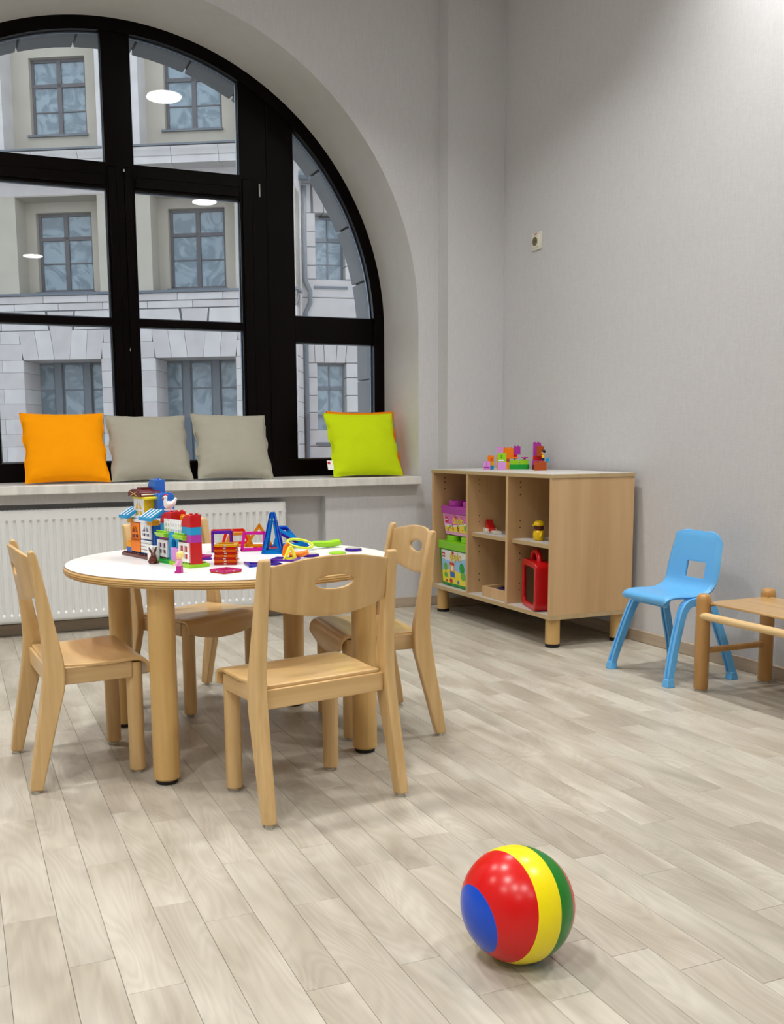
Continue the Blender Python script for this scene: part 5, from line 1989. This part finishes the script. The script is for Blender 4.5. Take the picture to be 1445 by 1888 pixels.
    # ledge courses
    for j, (z0, z1, yy) in enumerate(((3.905, 4.045, -.03), (3.76, 3.895, -.012))):
        for i in range(3):
            a = -.6 + o + i * .925 + (.3 if j else 0)
            fb('ledge_block', M['stone' if (i + j) % 2 else 'stone2'], a + .004, a + .921, yy, .5, z0, z1, bevel=.006)
    # cornice blocks
    for i in range(3):
        a = -.52 + o + i * .925
        prf = [(0, 6.40), (-.40, 6.41), (-.40, 6.54), (-.42, 6.55), (-.44, 6.60), (-.47, 6.66), (-.48, 6.70), (0, 6.71)]
        b = MB().poly([(p[0], p[1]) for p in prf], a + .004, a + .921, 'YZ')
        b.build('cornice_block', M['stone'], bd, smooth=0, mtx=FA)
    fb('frieze', M['stone2'], -.52 + o, -.52 + o + PER, -.0, .5, 6.0, 6.42)
fb('cornice_flashing', M['flash'], S0, S1 + .3, -.50, .5, 6.715, 6.75)
fb('ledge_flashing', M['flash'], S0, S1 + .05, -.06, .5, 4.05, 4.10)
fb('ledge_joint', M['joint'], S0, S1, 0.0, .5, 3.74, 4.05)
fb('plinth', M['stone2'], S0, S1, 0, 1.2, -3.5, .42)
fb('corner_pilaster', M['stone'], 2.44, S1, -.01, .5, 3.38, 3.745)
# return face courses
for i, z in enumerate((3.5, 3.11, 2.785, 2.49, 2.17, 1.88, 1.58, 1.28, 1.03)):
    fb('return_joint', M['joint'], S1 - .01, S1 + .003, .02, .83, z - .006, z + .006)
fb('return_block', M['stone'], S1 - .3, S1 + .002, 0, .02, .4, 4.05)

# second building at the end of the return
thb = R(-10)
EB, NB = Vector((math.cos(thb), math.sin(thb), 0)), Vector((math.sin(thb), -math.cos(thb), 0))
FB = facade_matrix(Vector((6.861, 19.457, 0)), EB, NB)
b2 = thing('corner_building', 'smooth blocked building with drainpipe seen through the right hand panes', 'building')
w0, w1 = .28, .90
cols_b = [-.02, .24, 3.4]
fb('building_body', M['stone2'], -.3, 4, .5, 4, -3.5, 6.3, b2, mtx=FB)
lev = [6.28, 5.70, 5.33, 5.03, 4.66, 4.39, 4.02, 3.10, 2.70, 2.40, 2.03, 1.68, 1.32, .98, .6]
for i, (z1, z0) in enumerate(zip(lev, lev[1:])):
    g_ = .007
    if z0 >= 5.70 - .01:
        xs = [(-.02, .20, .24), (.24, .42, .42), (.46, .68, .70), (.72, .92, .92)]
        for a, bt, _ in xs:
            MB().poly([(a + g_, z0 + g_), (a + .22 - g_, z0 + g_), (a + .22 - g_, z1 - g_), (a - .02 + g_, z1 - g_)], 0, .5, 'XZ').build('stone_block', M['stone2'], b2, smooth=0, mtx=FB, bevel=.01, seg=1)
        fb('stone_block', M['stone'], .96, 3.4, 0, .5, z0 + g_, z1 - g_, b2, mtx=FB, bevel=.01)
    elif 2.70 - .01 <= z0 < 3.1 - .01:
        for a, b_, ta, tb2 in ((-.02, .235, -.02, .215), (.245, .435, .225, .415), (.445, .675, .425, .705), (.685, .875, .715, .915), (.885, 1.17, .925, 1.17)):
            MB().poly([(a, z0 + g_), (b_, z0 + g_), (tb2, z1 - g_), (ta, z1 - g_)], 0, .5, 'XZ').build('voussoir', M['stone2'], b2, smooth=0, mtx=FB, bevel=.01, seg=1)
        fb('stone_block', M['stone'], 1.18, 3.4, 0, .5, z0 + g_, z1 - g_, b2, mtx=FB, bevel=.01)
    elif (5.70 >= z1 and z0 >= 4.38) or (z1 <= 2.71 and z0 > 1.0):
        fb('stone_block', M['stone2'], -.02, w0, 0, .5, z0 + g_, z1 - g_, b2, mtx=FB, bevel=.01)
        fb('stone_block', M['stone'], w1, 1.17 if z1 < 3 else 3.4, 0, .5, z0 + g_, z1 - g_, b2, mtx=FB, bevel=.01)
        if z1 < 3:
            fb('stone_block', M['stone2'], 1.18, 3.4, .02, .5, z0 + g_, z1 - g_, b2, mtx=FB, bevel=.01)
    else:
        fb('stone_block', M['stone2'], -.02, 3.4, 0, .5, z0 + g_, z1 - g_, b2, mtx=FB, bevel=.01)
fb('joint_core', M['joint'], -.02, w0 - .01, .012, .5, .5, 6.28, b2, mtx=FB)
fb('joint_core', M['joint'], w1 + .01, 3.4, .025, .5, .5, 6.28, b2, mtx=FB)
for z0, z1, mid, bar in ((4.25, 5.66, 5.21, 4.72), (1.06, 2.69, 2.20, 1.62)):
    f = MB().box(w0, w1, .24, .30, z0, z0 + .05).box(w0, w1, .24, .30, z1 - .04, z1).box(w0, w0 + .04, .24, .30, z0, z1).box(w1 - .04, w1, .24, .30, z0, z1)
    f.box(.563, .593, .23, .3, z0, z1).box(w0, w1, .23, .3, mid - .04, mid + .04).box(w0, w1, .25, .29, bar - .01, bar + .01)
    fo = f.build('window', M['sframe2'], b2, smooth=0, mtx=FB)
    for a, b_ in ((w0 + .04, .563), (.593, w1 - .04)):
        for c, d in ((z0 + .05, bar), (bar, mid - .04), (mid + .04, z1 - .04)):
            MB().box(a, b_, .26, .265, c, d).build('pane', M['sglass'], fo, smooth=0, mtx=FB)
    fb('window_ledge', M['flash'], w0 - .04, w1 + .04, -.03, .3, z0 - .05, z0, b2, mtx=FB)
MB().add([(-.4, -.3, 6.32), (4, -.3, 6.32), (4, 3, 8.3), (-.4, 3, 8.3), (-.4, -.3, 6.40), (4, -.3, 6.40), (4, 3, 8.4), (-.4, 3, 8.4)],
         [(3, 2, 1, 0), (4, 5, 6, 7), (0, 1, 5, 4), (1, 2, 6, 5), (2, 3, 7, 6), (3, 0, 4, 7)]).build('roof', M['roofm'], b2, smooth=0, mtx=FB)
MB().cyl((-.4, -.28, 6.30), (4, -.28, 6.30), .05, n=12).build('gutter', M['flash'], b2, mtx=FB)
MB().sweep([(.045, -.06, 6.2), (.045, -.06, 4.5), (.045, -.06, 4.35), (.13, -.14, 4.12), (.13, -.14, 3.9), (.045, -.06, 3.7), (.045, -.06, .3)], .05, 12).build('drainpipe', M['flash'], b2, smooth=50, mtx=FB)
pv = struct(MB().box(-45, 45, 6.4, 70, -3.4, -3.3).build('street_ground', M['pave'], smooth=0), 'street pavement outside')
